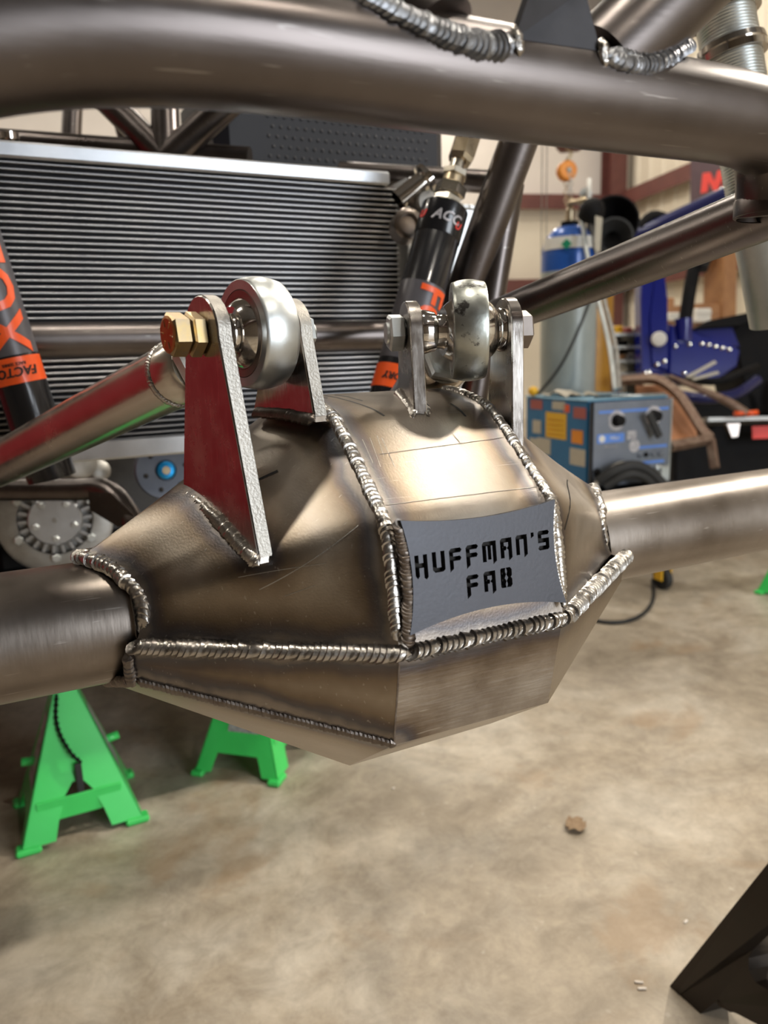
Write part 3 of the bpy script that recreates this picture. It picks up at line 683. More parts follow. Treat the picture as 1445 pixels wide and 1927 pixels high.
def link(A0, n, ld, sc, gaps, mring, label, seed, ring_n=None):
    c = A0+n*sc; ld = Vector(ld).normalized()
    t = thing('control_link', label, 'control link', c)
    hw = .0125; nr = Vector(ring_n) if ring_n is not None else n
    pr = [(-hw,.0290),(-hw,.0350),(-hw+.0006,.0356)]+[(-hw+.0006+(2*hw-.0012)*i/12, .0356+.0020*math.sin(math.pi*i/12)) for i in range(1,12)]+[(hw-.0006,.0356),(hw,.0350),(hw,.0290),(-hw,.0290)]
    MB().lathe(c, nr, pr, 80).build('rod_end', mring, t)
    for sg in (-1, 1):
        MB().lathe(c, nr*sg, [(hw-.0006,.0234),(hw+.0001,.0238),(hw+.0001,.0284),(hw-.0005,.0288),(hw-.004,.0288),(hw-.004,.0234)], 64).build('race', M['race'], t)
    bl_ = [(-.0195+.039*i/20, math.sqrt(max(1e-8, .0264**2-(-.0195+.039*i/20)**2))) for i in range(21)]
    MB().lathe(c, n, [(-.0195,.008)]+bl_+[(.0195,.008)], 64).build('ball', M['chrome'], t)
    for sg, g in ((-1, gaps[0]), (1, gaps[1])):
        a = .0196
        if g-a < .006: pf = [(a-.002,.0150),(g,.0145),(g,.008)]
        else: pf = [(a-.002,.0148),(a+.001,.0126),(a+(g-a)*.30,.0124),(a+(g-a)*.36,.0146),(a+(g-a)*.72,.0162),(g-.0006,.0164),(g,.0160),(g,.008)]
        MB().lathe(c, n*sg, pf, 40).build('misalignment_spacer', M['chrome'], t)
    MB().lathe(c, ld, [(.030,.0165),(.040,.0158),(.075,.0150),(.12,.0150)], 32).build('threaded_shank', M['zinc'], t)
    MB().hexa(c, ld, .066, .078, .0235, .2).build('jam_nut', M['zinc'], t)
    MB().lathe(c, ld, [(.079,.0152),(.079,.0225),(.083,.0248),(.112,.0254)], 40).build('tube_adapter', M['link'], t)
    MB().tube(resample([c+ld*.110, c+ld*.62], 6), .0255, 48).build('link_tube', M['link'], t)
    pw = [c+ld*.112+(frame_of(ld)[1]*math.cos(2*math.pi*k/40)+frame_of(ld)[2]*math.sin(2*math.pi*k/40))*.0256 for k in range(41)]
    nw = [(p-(c+ld*.112)).normalized() for p in pw]
    MB().weld(pw, nw, .0028, .0024, .5, .9, 8, seed, False).build('weld_bead', M['weld'], t)
link(AL0, nL, (-.318,.918,-.235), .0415, (.0308,.0193), M['zinc'], 'control link on the left with smooth zinc rod end and long bare tube', 41)
link(AR0, nR, (.300,.920,-.250), .0010, (.0392,.0263), M['zinc_worn'], 'control link on the right with grease-stained worn rod end', 42, (math.cos(math.radians(-27)), math.sin(math.radians(-27)), 0))

# ------------------------------------------------------------------ chassis of bare tube
ch = thing('tube_chassis', 'bare steel tube chassis with thick bent cross tube arching over the axle', 'chassis', (.25,.36,1.08))
def ctube(pts, r, n=None, it=3, m=None, seg=32, name='chassis_tube'):
    p = chaikin(pts, it) if len(pts) > 2 else [Vector(q) for q in pts]
    return MB().tube(resample(p, n or max(2, len(p))), r, seg).build(name, m or M['tube'], ch)
Zt, Yt = 1.081, .343
main = [(-.20,.335,.90),(-.12,.338,.995),(-.045,Yt,1.052),(.015,Yt,1.0735),(.09,Yt,1.0815),(.20,Yt,Zt),(.34,Yt,Zt),(.412,Yt+.002,Zt+.001),(.450,Yt+.008,1.077),(.461,Yt+.012,1.055),(.463,Yt+.014,1.032)]
MB().tube(resample(chaikin(main, 3), 70), .0254, 64).build('cross_tube', M['tube'], ch)
MB().lathe((.4628,Yt+.0138,1.043), (0,0,-1), [(0,.0255),(.001,.0260),(.011,.0260),(.012,.0240)], 48).build('tube_end_ring', M['tube'], ch)
# brace running back from the end of the cross tube
bp0, bp1 = P(1560,350,.49), P(925,602,.86)
MB().tube(resample([bp0, bp1], 10), .0200, 48).build('brace_tube', M['tube'], ch)
mkp = resample(chaikin([P(1268,446,.586), P(1277,460,.585), P(1289,470,.586)], 2), 8)
MB().tube(mkp, [.0003,.0008,.0011,.0012,.0012,.001,.0008,.0003], 8).build('marker_line', M['marker'], ch)
def saddle(c, d, r, seed, m='weld', rr=.004, side=None, span=(0,360), squash=None, n=40):
    dd, u, v = frame_of(d); pts = []; ns = []
    for i in range(n+1):
        a = math.radians(span[0]+(span[1]-span[0])*i/n); e = u*math.cos(a)+v*math.sin(a); p = Vector(c)+e*r
        if squash: p = squash(p)
        pts.append(p); ns.append((e*.8-dd*.6).normalized())
    return MB().weld(pts, ns, rr, .0042, .7, .9, 10, seed, False).build('weld_bead', M[m], ch)
# risers on the cross tube, each with a fat bead round its foot
def on_front(x, y, r=.0262):
    # point of the cross tube surface seen at this spot (straight part, axis along X at Yt, Zt)
    d = ray(x, y); oy, oz = CAM.y-Yt, CAM.z-Zt
    A2 = d.y*d.y+d.z*d.z; B2 = 2*(oy*d.y+oz*d.z); C2 = oy*oy+oz*oz-r*r; disc = B2*B2-4*A2*C2
    t = (-B2-math.sqrt(max(0, disc)))/(2*A2); return CAM+d*t
def bead_on(pxs, r, seed, m='weld_blue', pitch=.0027):
    pts = chaikin([on_front(*p) for p in pxs], 2); ns = [Vector((0, p.y-Yt, p.z-Zt)).normalized()+Vector((0,-.5,0)) for p in pts]
    MB().weld(pts, ns, r, pitch, .6, .9, 12, seed).build('weld_bead', M[m], ch)
q0 = on_front(862,72)+Vector((0,.024,.004)); ctube([q0, q0+to_world(Vector((-.64,-.76,.16)))*.4], .0250, 4, name='riser_tube')
bead_on([(640,-30),(715,8),(790,42),(860,72),(915,88),(948,84)], .0062, 51)
q0 = on_front(1182,100)+Vector((0,.022,.0)); ctube([q0, q0+to_world(Vector((.70,-.72,.12)))*.4], .0235, 4, name='riser_tube')
bead_on([(1128,86),(1152,110),(1195,124),(1245,116),(1296,84)], .0046, 52)
bead_on([(1150,92),(1200,108),(1245,102),(1292,74)], .0032, 53)
fwv = to_world(Vector((0,0,1))); g0, g1 = on_front(968,73,.0256), on_front(1130,96,.0256); gp = [g0, g1, P(1100,-20,(g1-CAM).dot(fwv)-.004), P(1000,-20,(g0-CAM).dot(fwv)-.004)]
gN = (gp[1]-gp[0]).cross(gp[3]-gp[0]).normalized()
MB().add(gp+[g-gN*.005 for g in gp], [(0,1,2,3),(7,6,5,4),(0,4,5,1),(1,5,6,2),(2,6,7,3),(3,7,4,0)]).build('gusset_plate', M['name'], ch)
for i, (g, s) in enumerate(((gp[0], 55), (gp[1], 56))):
    MB().weld([g+Vector((0,-.001,.006)), g+Vector((.001,-.002,-.006))], (0,-1,.3), .003, .003, .8, .8, 8, s).build('weld_bead', M['weld'], ch)
# tubes behind: cross tube in front of the radiator, diagonals, node over the radiator
YR = 1.20
a = ony(-60,643,YR-.06); b = ony(735,632,YR-.06)
ctube([a, b], .0245, 6)
ctube([P(1000,200,1.06), P(832,660,1.18)], .0275, 6)
ctube([P(958,345,1.12), P(882,800,1.20)], .0225, 6)
ctube([P(640,325,1.36), P(960,345,1.30)], .0190, 6)
node = P(314,300,1.29)
ctube([P(-40,262,1.33), P(470,300,1.30)], .020, 6)
for q_, rr in ((P(130,118,1.34), .0235), (P(306,118,1.30), .0235), (P(512,118,1.24), .0235)):
    ctube([node, q_], rr, 4, name='node_tube')
for i, (dx, dy) in enumerate(((-8,-34),(14,-40))):
    MB().weld([P(312+dx*.2,284,1.27), P(312+dx*1.6,284+dy,1.28)], ray(312,280)*-1, .004, .003, .8, .8, 8, 60+i).build('weld_bead', M['weld_dark'], ch)
ctube([P(140,130,1.75), P(132,300,1.75)], .022, 4)
ctube([P(215,180,1.60), P(250,300,1.60)], .018, 4)
# lower left frame work
ctube([P(-60,922,1.30), P(150,922,1.26), P(200,918,1.24), P(232,950,1.22), P(262,1010,1.20)], .0185, 24, 2)
lp = [P(168,925,1.20), P(212,928,1.20), P(255,972,1.20), P(225,992,1.20), P(172,960,1.20)]
nlp = (lp[1]-lp[0]).cross(lp[2]-lp[0]).normalized()
MB().add(lp+[g-nlp*.006 for g in lp], [(0,1,2,3,4),(9,8,7,6,5)]+[(i,(i+1)%5,5+(i+1)%5,5+i) for i in range(5)]).build('frame_gusset', M['tube'], ch)

MB().box((.12,2.75,.475), (1.46,2.5,.03), None, .004).build('shade_pan', M['black'], ch)  # unseen pan added under the truck to shade the floor
MB().box((.10,3.25,.95), (1.1,2.0,.5), None, .03).build('cab_shade_block', M['black'], ch)  # unseen block added above the pan to keep lamp light off the floor
# ------------------------------------------------------------------ radiator
zt = ony(360,292,YR).z; zc1 = ony(330,835,YR).z
xr0 = ony(0,500,YR).x-.12; xr1 = ony(740,480,YR).x
rad = thing('radiator', 'aluminium radiator with dark fins and bright core tubes behind the axle', 'radiator', ((xr0+xr1)/2,YR,zc1))
ztop = ony(740,349,YR-.031).z; zbot = zc1+.018
nt_ = 45
first = None
for i in range(nt_):
    z = ztop-(ztop-zbot)*(i+.5)/nt_
    if first is None:
        first = MB().box(((xr0+xr1)/2, YR-.004, z), (xr1-xr0, .040, .0027), None, .0009).build('core_tube', M['core'], rad); z0 = z
    else: copy_part(first, (0,0,z-z0))
mb = MB(); n = 330
for i in range(n):
    x = xr0+(xr1-xr0)*(i+.5)/n; mb.box((x, YR, (ztop+zbot)/2), (.0005, .032, ztop-zbot))
fo = mb.build('fins', M['fin'], rad, merge=False); fo['kind'] = 'stuff'
MB().box(((xr0+xr1)/2, YR+.022, (ztop+zbot)/2), (xr1-xr0, .006, ztop-zbot)).build('shroud', M['black'], rad)
MB().box(((xr0+xr1)/2-.012, YR, ztop+.0105), (xr1-xr0-.01, .062, .021), None, .003).build('top_bar', M['alum'], rad)
MB().box(((xr0+xr1)/2, YR, zbot-.016), (xr1-xr0, .062, .030), None, .003).build('bottom_bar', M['alum'], rad)
# right end tank, tapering at the top outer corner, weld beads along its edges
tk = [(xr1+.006, zbot-.035), (xr1+.150, zbot-.035), (xr1+.150, ztop-.03), (xr1+.075, ztop-.028), (xr1+.010, ztop+.012)]
MB().prism([(p[0], p[1]) for p in tk], (0,YR+.035,0), (1,0,0), (0,0,1), .0, .075, (0,-1,0), bev=.004).build('end_tank', M['alum_bright'], rad)
MB().weld([(xr1+.009,YR-.041,zbot), (xr1+.009,YR-.041,ztop)], (0,-1,0), .0035, .004, .7, .9, 8, 71).build('weld_bead', M['alum_bright'], rad)
MB().weld([(xr1+.012,YR-.041,ztop+.012), (xr1+.075,YR-.041,ztop-.026), (xr1+.15,YR-.041,ztop-.028)], (0,-1,0), .004, .004, .7, .9, 8, 72).build('weld_bead', M['alum_bright'], rad)
cN = P(792,345,1.17); MB().lathe(cN, (.75,-.2,.55), [(-.045,.016),(.004,.016),(.006,.024),(.014,.024),(.016,.018),(.016,.0)], 32).build('filler_neck', M['chrome'], rad)
cK = P(766,425,1.165); MB().lathe(cK, (-.2,-.97,.1), [(-.02,.024),(.012,.024),(.014,.021),(.014,.015),(.006,.014),(.006,0)], 36).build('hose_outlet', M['race'], rad)
cK = P(800,385,1.17); MB().lathe(cK, (0,-1,.1), [(-.02,.017),(.012,.017),(.013,0)], 28).build('drain_boss', M['castgrey'], rad)
MB().lathe(P(18,256,1.19), (0,0,1), [(-.006,.014),(.004,.014),(.006,.008),(.006,0)], 28).build('mount_bolt', M['chrome'], rad)

# ------------------------------------------------------------------ black fuel cell behind the radiator
fc = thing('fuel_cell', 'black pebbled plastic fuel cell above and behind the radiator', 'fuel cell', P(600,250,1.55))
c0, c1 = P(360,165,1.50), P(900,322,1.50)
cc = (c0+c1)/2; wX = (c1-c0).dot(Vector((1,0,0)))
MB().box(Vector((cc.x, 1.62, cc.z)), (abs(c1.x-c0.x), .30, .20), None, .025).build('tank_body', M['plastic'], fc)
mb = MB(); rnd = random.Random(3)
for i in range(26):
    for j in range(7):
        x = c0.x+.10+i*.0165+(j%2)*.008; z = cc.z-.065+j*.0175
        if x < c1.x-.05: mb.lathe((x,1.4705,z), (0,-1,0), [(0,.0042),(.0012,.003),(.0018,0)], 6)
po = mb.build('pebble_texture', M['plastic'], fc); po['kind'] = 'stuff'

# ------------------------------------------------------------------ shock reservoirs
def reservoir(top, bot, r, label, front, fit=True, seed=0):
    top = Vector(top); bot = Vector(bot); d = (bot-top).normalized(); L = (bot-top).length
    t = thing('shock_reservoir', label, 'shock reservoir', bot)
    MB().lathe(top, d, [(0,0),(0,r*.93),(.003,r),(L,r),(L,0)], 56).build('body', M['blackgloss'], t)
    MB().lathe(top, d, [(-.001,0),(-.001,r*.95),(.002,r*1.03),(.046,r*1.03),(.048,r)], 56).build('end_cap', M['blackgloss'], t)
    return t, top, bot, d, L
cdir = lambda p: (CAM-p).normalized()
# right one
Rt, Rb = P(838,392,1.08), P(730,775,1.06)
t, tp, bt, d, L = reservoir(Rt, Rb, .0325, 'black shock reservoir with brass fitting on top, right of the radiator core', None)
pc = lambda f: tp+d*(L*f)
f_ = cdir(pc(.5)); side = d.cross(f_)
r_ = .0325
def band(t, f0, f1, m, rr, name): MB().lathe(tp, d, [(L*f0, rr-.001),(L*f0, rr),(L*f1, rr),(L*f1, rr-.001)], 56).build(name, M[m], t)
band(t, .40, .77, 'greyband', r_+.0003, 'grey_decal'); band(t, .80, .91, 'orange', r_+.0005, 'orange_band')
lo = MB(); text_wrap(lo, 'FOX', .060, pc(.60), -d, (f_-side*.55), r_+.0004, rot=-90, offset=.0012); lo.build('orange_letters', M['orange'], t)
lo = MB(); text_wrap(lo, 'FACTORY', .0135, pc(.855), d, (f_-side*.3), r_+.0006, offset=.0003, shear=.2); lo.build('black_letters', M['shade_and_print'], t)
lo = MB(); text_wrap(lo, 'ACC', .020, pc(.085), -d, (f_-side*.15).normalized(), r_*1.03+.0003, shear=.3, offset=.0005); lo.build('silver_letters', M['pale'], t)
lo = MB(); text_wrap(lo, 'U', .014, pc(.105), -d, (f_-side*.9).normalized(), r_*1.03+.0003, shear=.3, offset=.0005); lo.build('red_letters', M['bannerred'], t)
lo = MB(); text_wrap(lo, 'U', .014, pc(.085), -d, (f_+side*1.6).normalized(), r_*1.03+.0003, shear=.3, offset=.0005); lo.build('red_letters', M['bannerred'], t)
ft = MB(); up = -d; p0 = tp
fb = t
MB().hexa(p0, up, 0, .016, .021, .3).build('hex_adapter', M['nickel'], t)
p1 = p0+up*.016
MB().hexa(p1, up, .001, .019, .0225, .7).build('fitting_nut', M['nickel'], t)
MB().lathe(p1, up, [(.018,.016),(.030,.0155),(.031,.011)], 28).build('fitting_body', M['brass'], t)
MB().hexa(p1, up, .031, .041, .0185, .2).build('fitting_nut', M['nickel'], t)
MB().lathe(p1, up, [(.041,.011),(.056,.011)], 24).build('fitting_stem', M['nickel'], t)
MB().hexa(p1, up+Vector((.04,0,0)), .056, .112, .0195, .5).build('hose_end', M['brass'], t)
hb = p1+up*.112
MB().tube(resample(chaikin([hb, hb+up*.05, hb+up*.10+Vector((.05,.03,0)), hb+up*.12+Vector((.14,.06,0))], 2), 14), .013, 20).build('hose', M['rubber'], t)
# left one
Lt, Lb = P(-76,360,.90), P(98,900,.98)
t, tp, bt, d, L = reservoir(Lt, Lb, .0300, 'black shock reservoir with orange letters and band at the left picture edge', None)
f_ = cdir(tp+d*L*.5); side = d.cross(f_); r_ = .0300
fr = lambda y: (y-360)/540
band(t, fr(420), fr(660), 'greyband', r_+.0003, 'grey_decal'); band(t, fr(664), fr(712), 'orange', r_+.0005, 'orange_band')
lo = MB(); text_wrap(lo, 'FOX', .068, tp+d*(L*fr(552)), -d, f_+side*.02, r_+.0004, rot=-90, offset=.0016); lo.build('orange_letters', M['orange'], t)
lo = MB(); text_wrap(lo, 'FACTORY', .0150, tp+d*(L*fr(690)), d, f_+side*.30, r_+.0006, offset=.0003, shear=.2); lo.build('black_letters', M['shade_and_print'], t)
lo = MB(); text_wrap(lo, 'RACE SERIES', .0050, tp+d*(L*fr(676)), d, f_+side*.05, r_+.0006); lo.build('black_letters', M['shade_and_print'], t)

# ------------------------------------------------------------------ coilover at the right
t = thing('coilover_shock', 'zinc threaded coilover shock behind the end of the cross tube at right', 'shock', P(1455,600,.95))
c0, c1 = P(1348,-60,.90), P(1440,470,.93); d = (c1-c0).normalized(); L = (c1-c0).length; r = .0335
pr = [(0,0)]; n = 74
for i in range(n): pr += [(L*.78*i/n, r), (L*.78*(i+.5)/n, r-.0017)]
pr += [(L*.78, r), (L*.78, r-.003), (L, r-.003)]
MB().lathe(c0, d, pr, 48).build('threaded_body', M['zinc'], t)
for y, h in ((18, .016), (96, .017)):
    q = c0+d*(L*(y+60)/530.0)
    MB().lathe(q, d, [(-h*.5,r),(-h*.5,r+.0055),(-h*.1,r+.0065),(-h*.1,r+.004),(h*.0,r+.004),(h*.05,r+.0065),(h*.5,r+.0065),(h*.5,r)], 48).build('spring_collar', M['chrome'], t)
c2 = P(1462,605,.96); MB().lathe(c1, (c2-c1), [(-.04,.0335),((c2-c1).length,.0320),((c2-c1).length,0)], 40).build('lower_body', M['galv'], t)

# ------------------------------------------------------------------ gearbox parts under the radiator
t = thing('drive_hub', 'grey cast drive hub with round bolted cover plate behind the left axle tube', 'drive hub', P(100,1040,1.5))
ctr = P(104,978,1.50); ax = Vector((-.1,-1,.05)).normalized(); dd, hu, hv = frame_of(ax)
MB().lathe(ctr, ax, [(-.10,.10),(-.02,.108),(-.004,.108),(0,.100),(0,.070),(-.02,.068),(-.02,0)], 56).build('hub_housing', M['castgrey'], t)
MB().lathe(ctr, ax, [(-.02,.050),(.006,.050),(.008,.048),(.008,0)], 48).build('cover_plate', M['alum'], t)
rb = None
for k in range(22):
    a = 2*math.pi*k/22; e = hu*math.cos(a)+hv*math.sin(a); s = ax.cross(e)
    MB().box(ctr+e*.0595+ax*-.006, (.016,.006,.012), (e, s, ax)).build('cooling_rib', M['alum'], t)
for k in range(5):
    a = 2*math.pi*k/5+.9; e = hu*math.cos(a)+hv*math.sin(a); MB().hexa(ctr+e*.037, ax, .008, .014, .0065, .2).build('cover_bolt', M['zinc'], t)
for k in range(6):
    a = 2*math.pi*k/6+.45; e = hu*math.cos(a)+hv*math.sin(a); MB().hexa(ctr+e*.076, ax, .0, .012, .009, .4).build('flange_bolt', M['zinc'], t)
MB().hexa(ctr, ax, .008, .011, .005, .4).build('center_plug', M['castgrey'], t)
t = thing('crank_pulley', 'dark grey round pulley with blue centre left of the tall bracket', 'pulley', P(305,930,1.45))
ctr = P(312,885,1.45); ax = Vector((-.05,-1,.1)).normalized(); dd, hu, hv = frame_of(ax)
MB().lathe(ctr, ax, [(-.05,.055),(-.004,.057),(0,.054),(0,.020),(-.006,.018),(-.006,0)], 56).build('pulley_disc', M['hubgrey'], t)
MB().lathe(ctr, ax, [(-.006,.0165),(.006,.0165),(.008,.013),(.008,.0085),(.0,.0085)], 36).build('center_ring', M['cyan'], t)
MB().lathe(ctr, ax, [(-.006,.0075),(.009,.0075),(.009,0)], 24).build('center_bolt', M['brass'], t)
for k in range(6):
    a = 2*math.pi*k/6+.2; e = hu*math.cos(a)+hv*math.sin(a); MB().lathe(ctr+e*.038, ax, [(.0003,.0046),(.0006,.0046),(.0006,0)], 14).build('hole_shade_disc', M['shade_and_print'], t)  # flat black discs painted as the shade inside bolt holes
t = thing('engine_block', 'dark cast engine block in the shade below the radiator', 'engine', P(230,960,1.75))
MB().box(P(200,905,1.86), (.62,.40,.20), None, .02).build('block_casting', M['darkcast'], t)
MB().box(P(200,985,1.86), (.50,.34,.12), None, .02).build('oil_pan', M['black'], t)
MB().lathe(P(150,868,1.46), (.3,-1,.2), [(-.08,.030),(.0,.034),(.004,.028),(.004,0)], 24).build('outlet_casting', M['castgrey'], t)
MB().lathe(P(190,885,1.50), (.3,-1,.2), [(-.08,.020),(.0,.020),(.004,.012),(.004,0)], 24).build('pump_boss', M['castgrey'], t)
MB().lathe(P(116,874,1.40), (.6,-.6,-.3), [(-.03,.008),(.012,.010),(.014,0)], 16).build('orange_connector', M['orange'], t)

# ------------------------------------------------------------------ jack stands
def jack_stand(c, rz, label, s=1.0, top=.40):
    c = Vector(c); t = thing('jack_stand', label, 'jack stand', c, 'green jack stands')
    X = Vector((math.cos(rz), math.sin(rz), 0)); Y = Vector((-math.sin(rz), math.cos(rz), 0)); Z = Vector((0,0,1))
    bw, bd, H = .132*s, .118*s, .335*s; tw = .020*s
    def pt(x, y, z): return c+X*x+Y*y+Z*z
    # four sheet sides cut into legs with an arch between
    for sx, sy in ((0,-1),(0,1),(1,0),(-1,0)):
        def side(u, z):
            k = z/H; w_ = bw*(1-k)+tw*k; v_ = bd*(1-k)+tw*k
            return (pt(u*w_, sy*v_, z) if sy else pt(sx*w_, u*v_, z))
        out = [(-1,.012),(-.46,.012),(-.42,.05*s),(-.30,.10*s),(-.12,.125*s),(.12,.125*s),(.30,.10*s),(.42,.05*s),(.46,.012),(1,.012),(1,H),(-1,H)]
        if sx: out = [(-1,.012),(-.62,.012),(-.55,.06*s),(.55,.06*s),(.62,.012),(1,.012),(1,H),(-1,H)]
        N_ = (Y*sy if sy else X*sx)
        o1 = [side(u, z) for u, z in out]; o2 = [p-N_*.003 for p in o1]; k = len(out)
        MB().add(o1+o2, [tuple(range(k)), tuple(reversed(range(k, 2*k)))]+[(i, (i+1)%k, k+(i+1)%k, k+i) for i in range(k)]).build('side_sheet', M['green'], t)
    for sx in (-1,1):
        for sy in (-1,1):
            MB().box(pt(sx*(bw-.018*s), sy*(bd-.012*s), .007), (.052*s,.034*s,.014), (X,Y,Z), .004).build('foot', M['green'], t)
    MB().box(pt(0,-bd*.78,.075*s), (bw*1.35,.004,.050*s), (X,Y,Z), .001).build('cross_strap', M['green'], t)
    MB().box(pt(0,0,H+.004), (.062*s,.062*s,.014), (X,Y,Z), .003).build('collar', M['green'], t)
    MB().box(pt(0,0,(H+top)/2-.06), (.030*s,.030*s,top-H+.10), (X,Y,Z), .002).build('ratchet_post', M['black'], t)
    pw = [(-.05,.03),(-.05,.012),(-.02,0),(.02,0),(.05,.012),(.05,.03),(.03,.012),(-.03,.012)]
    MB().prism([(a*s, b*s) for a, b in pw], pt(0,0,top-.012), X, Z, -.03*s, .03*s).build('saddle', M['green'], t)
    MB().box(pt(.004,-bd*.72,.115*s), (.014,.012,.105*s), (X,Y,Z), .002).build('pawl', M['rubber'], t)
    MB().tube([pt(-.070*s,bd*.1,.15*s), pt(-.108*s,bd*.1,.155*s)], .010*s, 12).build('handle_lug', M['green'], t)
    MB().tube([pt(.070*s,bd*.3,.15*s), pt(.108*s,bd*.3,.155*s)], .010*s, 12).build('handle_lug', M['green'], t)
    pts = resample(chaikin([pt(-.018*s,-tw-.008,H-.02*s), pt(-.03*s,-tw-.028,H*.75), pt(-.006*s,-bd*.72,.19*s), pt(.012*s,-bd*.75,.17*s)], 2), 26)
    lk = MB()
    for i in range(25):
        a_, b_ = pts[i], pts[i+1]; lk.tube([a_.lerp(b_,-.2), a_.lerp(b_,.5), a_.lerp(b_,1.2)], [.0018,.0058 if i % 2 else .0036,.0018], 6, True, True)
    lk.build('safety_chain', M['black'], t)
    # pale label on the sloping flanks
    for sx in (1,-1):
        q = [pt(sx*(bw*(1-k)+tw*k+.0012), y, k*H) for k, y in ((.34,-.055*s),(.34,.03*s),(.80,.015*s),(.80,-.032*s))]
        MB().add(q, [(0,1,2,3)]).build('pale_label', M['pale'], t)
    return t
ja = onz(60,1600,0); jb = onz(252,1552,0); jc = onz(245,1450,0)
cst = (ja+jb)/2+Vector((0,.10,0))
jack_stand(cst, math.radians(1), 'green jack stand at far left under the axle tube', .92)
jack_stand(onz(522,1482,0)+Vector((.004,.165,0)), math.radians(48), 'green jack stand partly hidden below the housing', .92)
jack_stand(onz(1437,1145,0)+Vector((.275,.04,0)), math.radians(10), 'green jack stand foot at the right picture edge on open floor', 1.0)

# ------------------------------------------------------------------ welder on its cart
d0 = 3.0; wTL = P(1112,757,d0); zt_ = wTL.z; wTR = onz(1263,748,zt_); wBK = onz(1012,745,zt_)
wx = (wTR-wTL); WW = wx.length; wx.normalize(); wy = EZ.cross(wx); WD = .50; WH = .345
zb_ = zt_-WH; wo = Vector((wTL.x, wTL.y, zb_))
def wp(u, v, z): return wo+wx*u+wy*v+EZ*z          # u across the front, v into the depth, z up
WA = (wx, wy, EZ)
t = thing('welding_machine', 'blue welding machine with grey control panel and dials on a cart beside the gas cylinder', 'welder', wp(WW/2, WD/2, 0))
MB().box(wp(WW/2, WD/2+.012, WH/2), (WW, WD-.024, WH), WA, .004).build('case', M['blue'], t)
MB().box(wp(WW/2, WD/2+.012, WH+.004), (WW+.006, WD-.01, .008), WA, .003).build('top_cover', M['skyblue'], t)
MB().box(wp(WW/2, .002, WH/2), (WW-.006, .02, WH-.006), WA, .003).build('control_panel', M['panelgrey'], t)
for u in (.004, WW-.004): MB().box(wp(u, -.006, WH/2), (.008, .012, WH), WA, .002).build('panel_edge', M['galv'] if u > .1 else M['black'], t)
def pan(u0, u1, z0, z1, m, name, h=.0012): return MB().box(wp((u0+u1)/2*WW, -.0085-h/2, (z0+z1)/2*WH), ((u1-u0)*WW, h, (z1-z0)*WH), WA).build(name, m, t)
pan(.08,.95,.865,.895, M['lightblue'], 'printed_stripe'); pan(.55,.95,.42,.45, M['lightblue'], 'printed_stripe'); pan(.55,.92,.235,.265, M['lightblue'], 'printed_stripe')
pan(.07,.40,.52,.625, M['lightblue'], 'brand_plate'); 
for u, z in ((.30,.775),(.76,.80)):
    MB().lathe(wp(u*WW, -.0088, z*WH), -wy, [(0,.0),(0,.040),(.0012,.040),(.0012,0)], 32).build('dial_ring', M['pale'], t)
    MB().lathe(wp(u*WW, -.009, z*WH), -wy, [(0,.026),(.012,.024),(.032,.020),(.034,.016),(.034,0)], 28).build('dial_knob', M['black'], t)
MB().box(wp(.70*WW, -.045, .70*WH), (.030,.016,.115), (wx*.87+EZ*.5, wy, EZ*.87-wx*.5), .004).build('dial_lever', M['rubber'], t)
lo = MB(); text_flat(lo, 'Miller', .020, wp(.28*WW, -.0101, .572*WH), wx, EZ, depth=.0004, sub=.05, shear=.2); lo.build('brand_letters', M['white'], t)
MB().lathe(wp(.125*WW,-.0102,.572*WH), -wy, [(0,0),(0,.014),(.0006,.014),(.0006,0)], 24).build('brand_roundel', M['white'], t)
lo = MB(); text_flat(lo, 'Millermatic', .013, wp(.23*WW, -.0098, .475*WH), wx, EZ, depth=.0004, sub=.05); lo.build('model_letters', M['pale'], t)
pan(.44,.55,.54,.64, M['pale'], 'pale_sticker'); MB().lathe(wp(.53*WW,-.0088,.46*WH), -wy, [(0,0),(0,.026),(.001,.026),(.001,0)], 24).build('round_sticker', M['pale'], t)
for u in (.60,.68,.77,.86): MB().lathe(wp(u*WW,-.0088,.345*WH), -wy, [(0,.010),(.006,.010),(.006,0)], 18).build('indicator', M['black'] if u == .68 else M['panelgrey'], t)
MB().lathe(wp(.83*WW,-.009,.165*WH), -wy, [(0,.016),(.014,.016),(.014,0)], 20).build('gun_socket', M['galv'], t)
MB().lathe(wp(.07*WW,-.009,.19*WH), -wy, [(0,.016),(.004,.016),(.004,0)], 20).build('socket', M['black'], t)
MB().tube(resample(chaikin([wp(.06*WW,-.03,.08*WH), wp(.16*WW,-.06,.22*WH), wp(.42*WW,-.08,.28*WH), wp(.60*WW,-.09,.16*WH), wp(.78*WW,-.10,-.05*WH)], 3), 24), .022, 16).build('coiled_cable', M['rubber'], t)
MB().tube(resample(chaikin([wp(.10*WW,-.05,.02*WH), wp(.30*WW,-.09,.20*WH), wp(.52*WW,-.10,.12*WH), wp(.70*WW,-.09,-.1*WH)], 3), 24), .018, 16).build('coiled_cable', M['rubber'], t)
MB().tube(resample(chaikin([wp(.0,-.03,.02*WH), wp(.12*WW,-.04,.20*WH), wp(.30*WW,-.05,.30*WH), wp(.45*WW,-.05,.24*WH)], 3), 20), .010, 12).build('coiled_cable', M['beige'], t)
MB().box(wp(.90*WW,-.02,.10*WH), (.05,.02,.07), WA, .006).build('cable_clamp', M['galv'], t)
def sidepl(v0, v1, z0, z1, m, name):   # stickers on the left flank
    MB().box(wp(-.0008, (v0+v1)/2*WD, (z0+z1)/2*WH), (.0016, (v1-v0)*WD, (z1-z0)*WH), WA).build(name, m, t)
sidepl(.34,.66,.52,.84, M['yellow'], 'yellow_sticker')
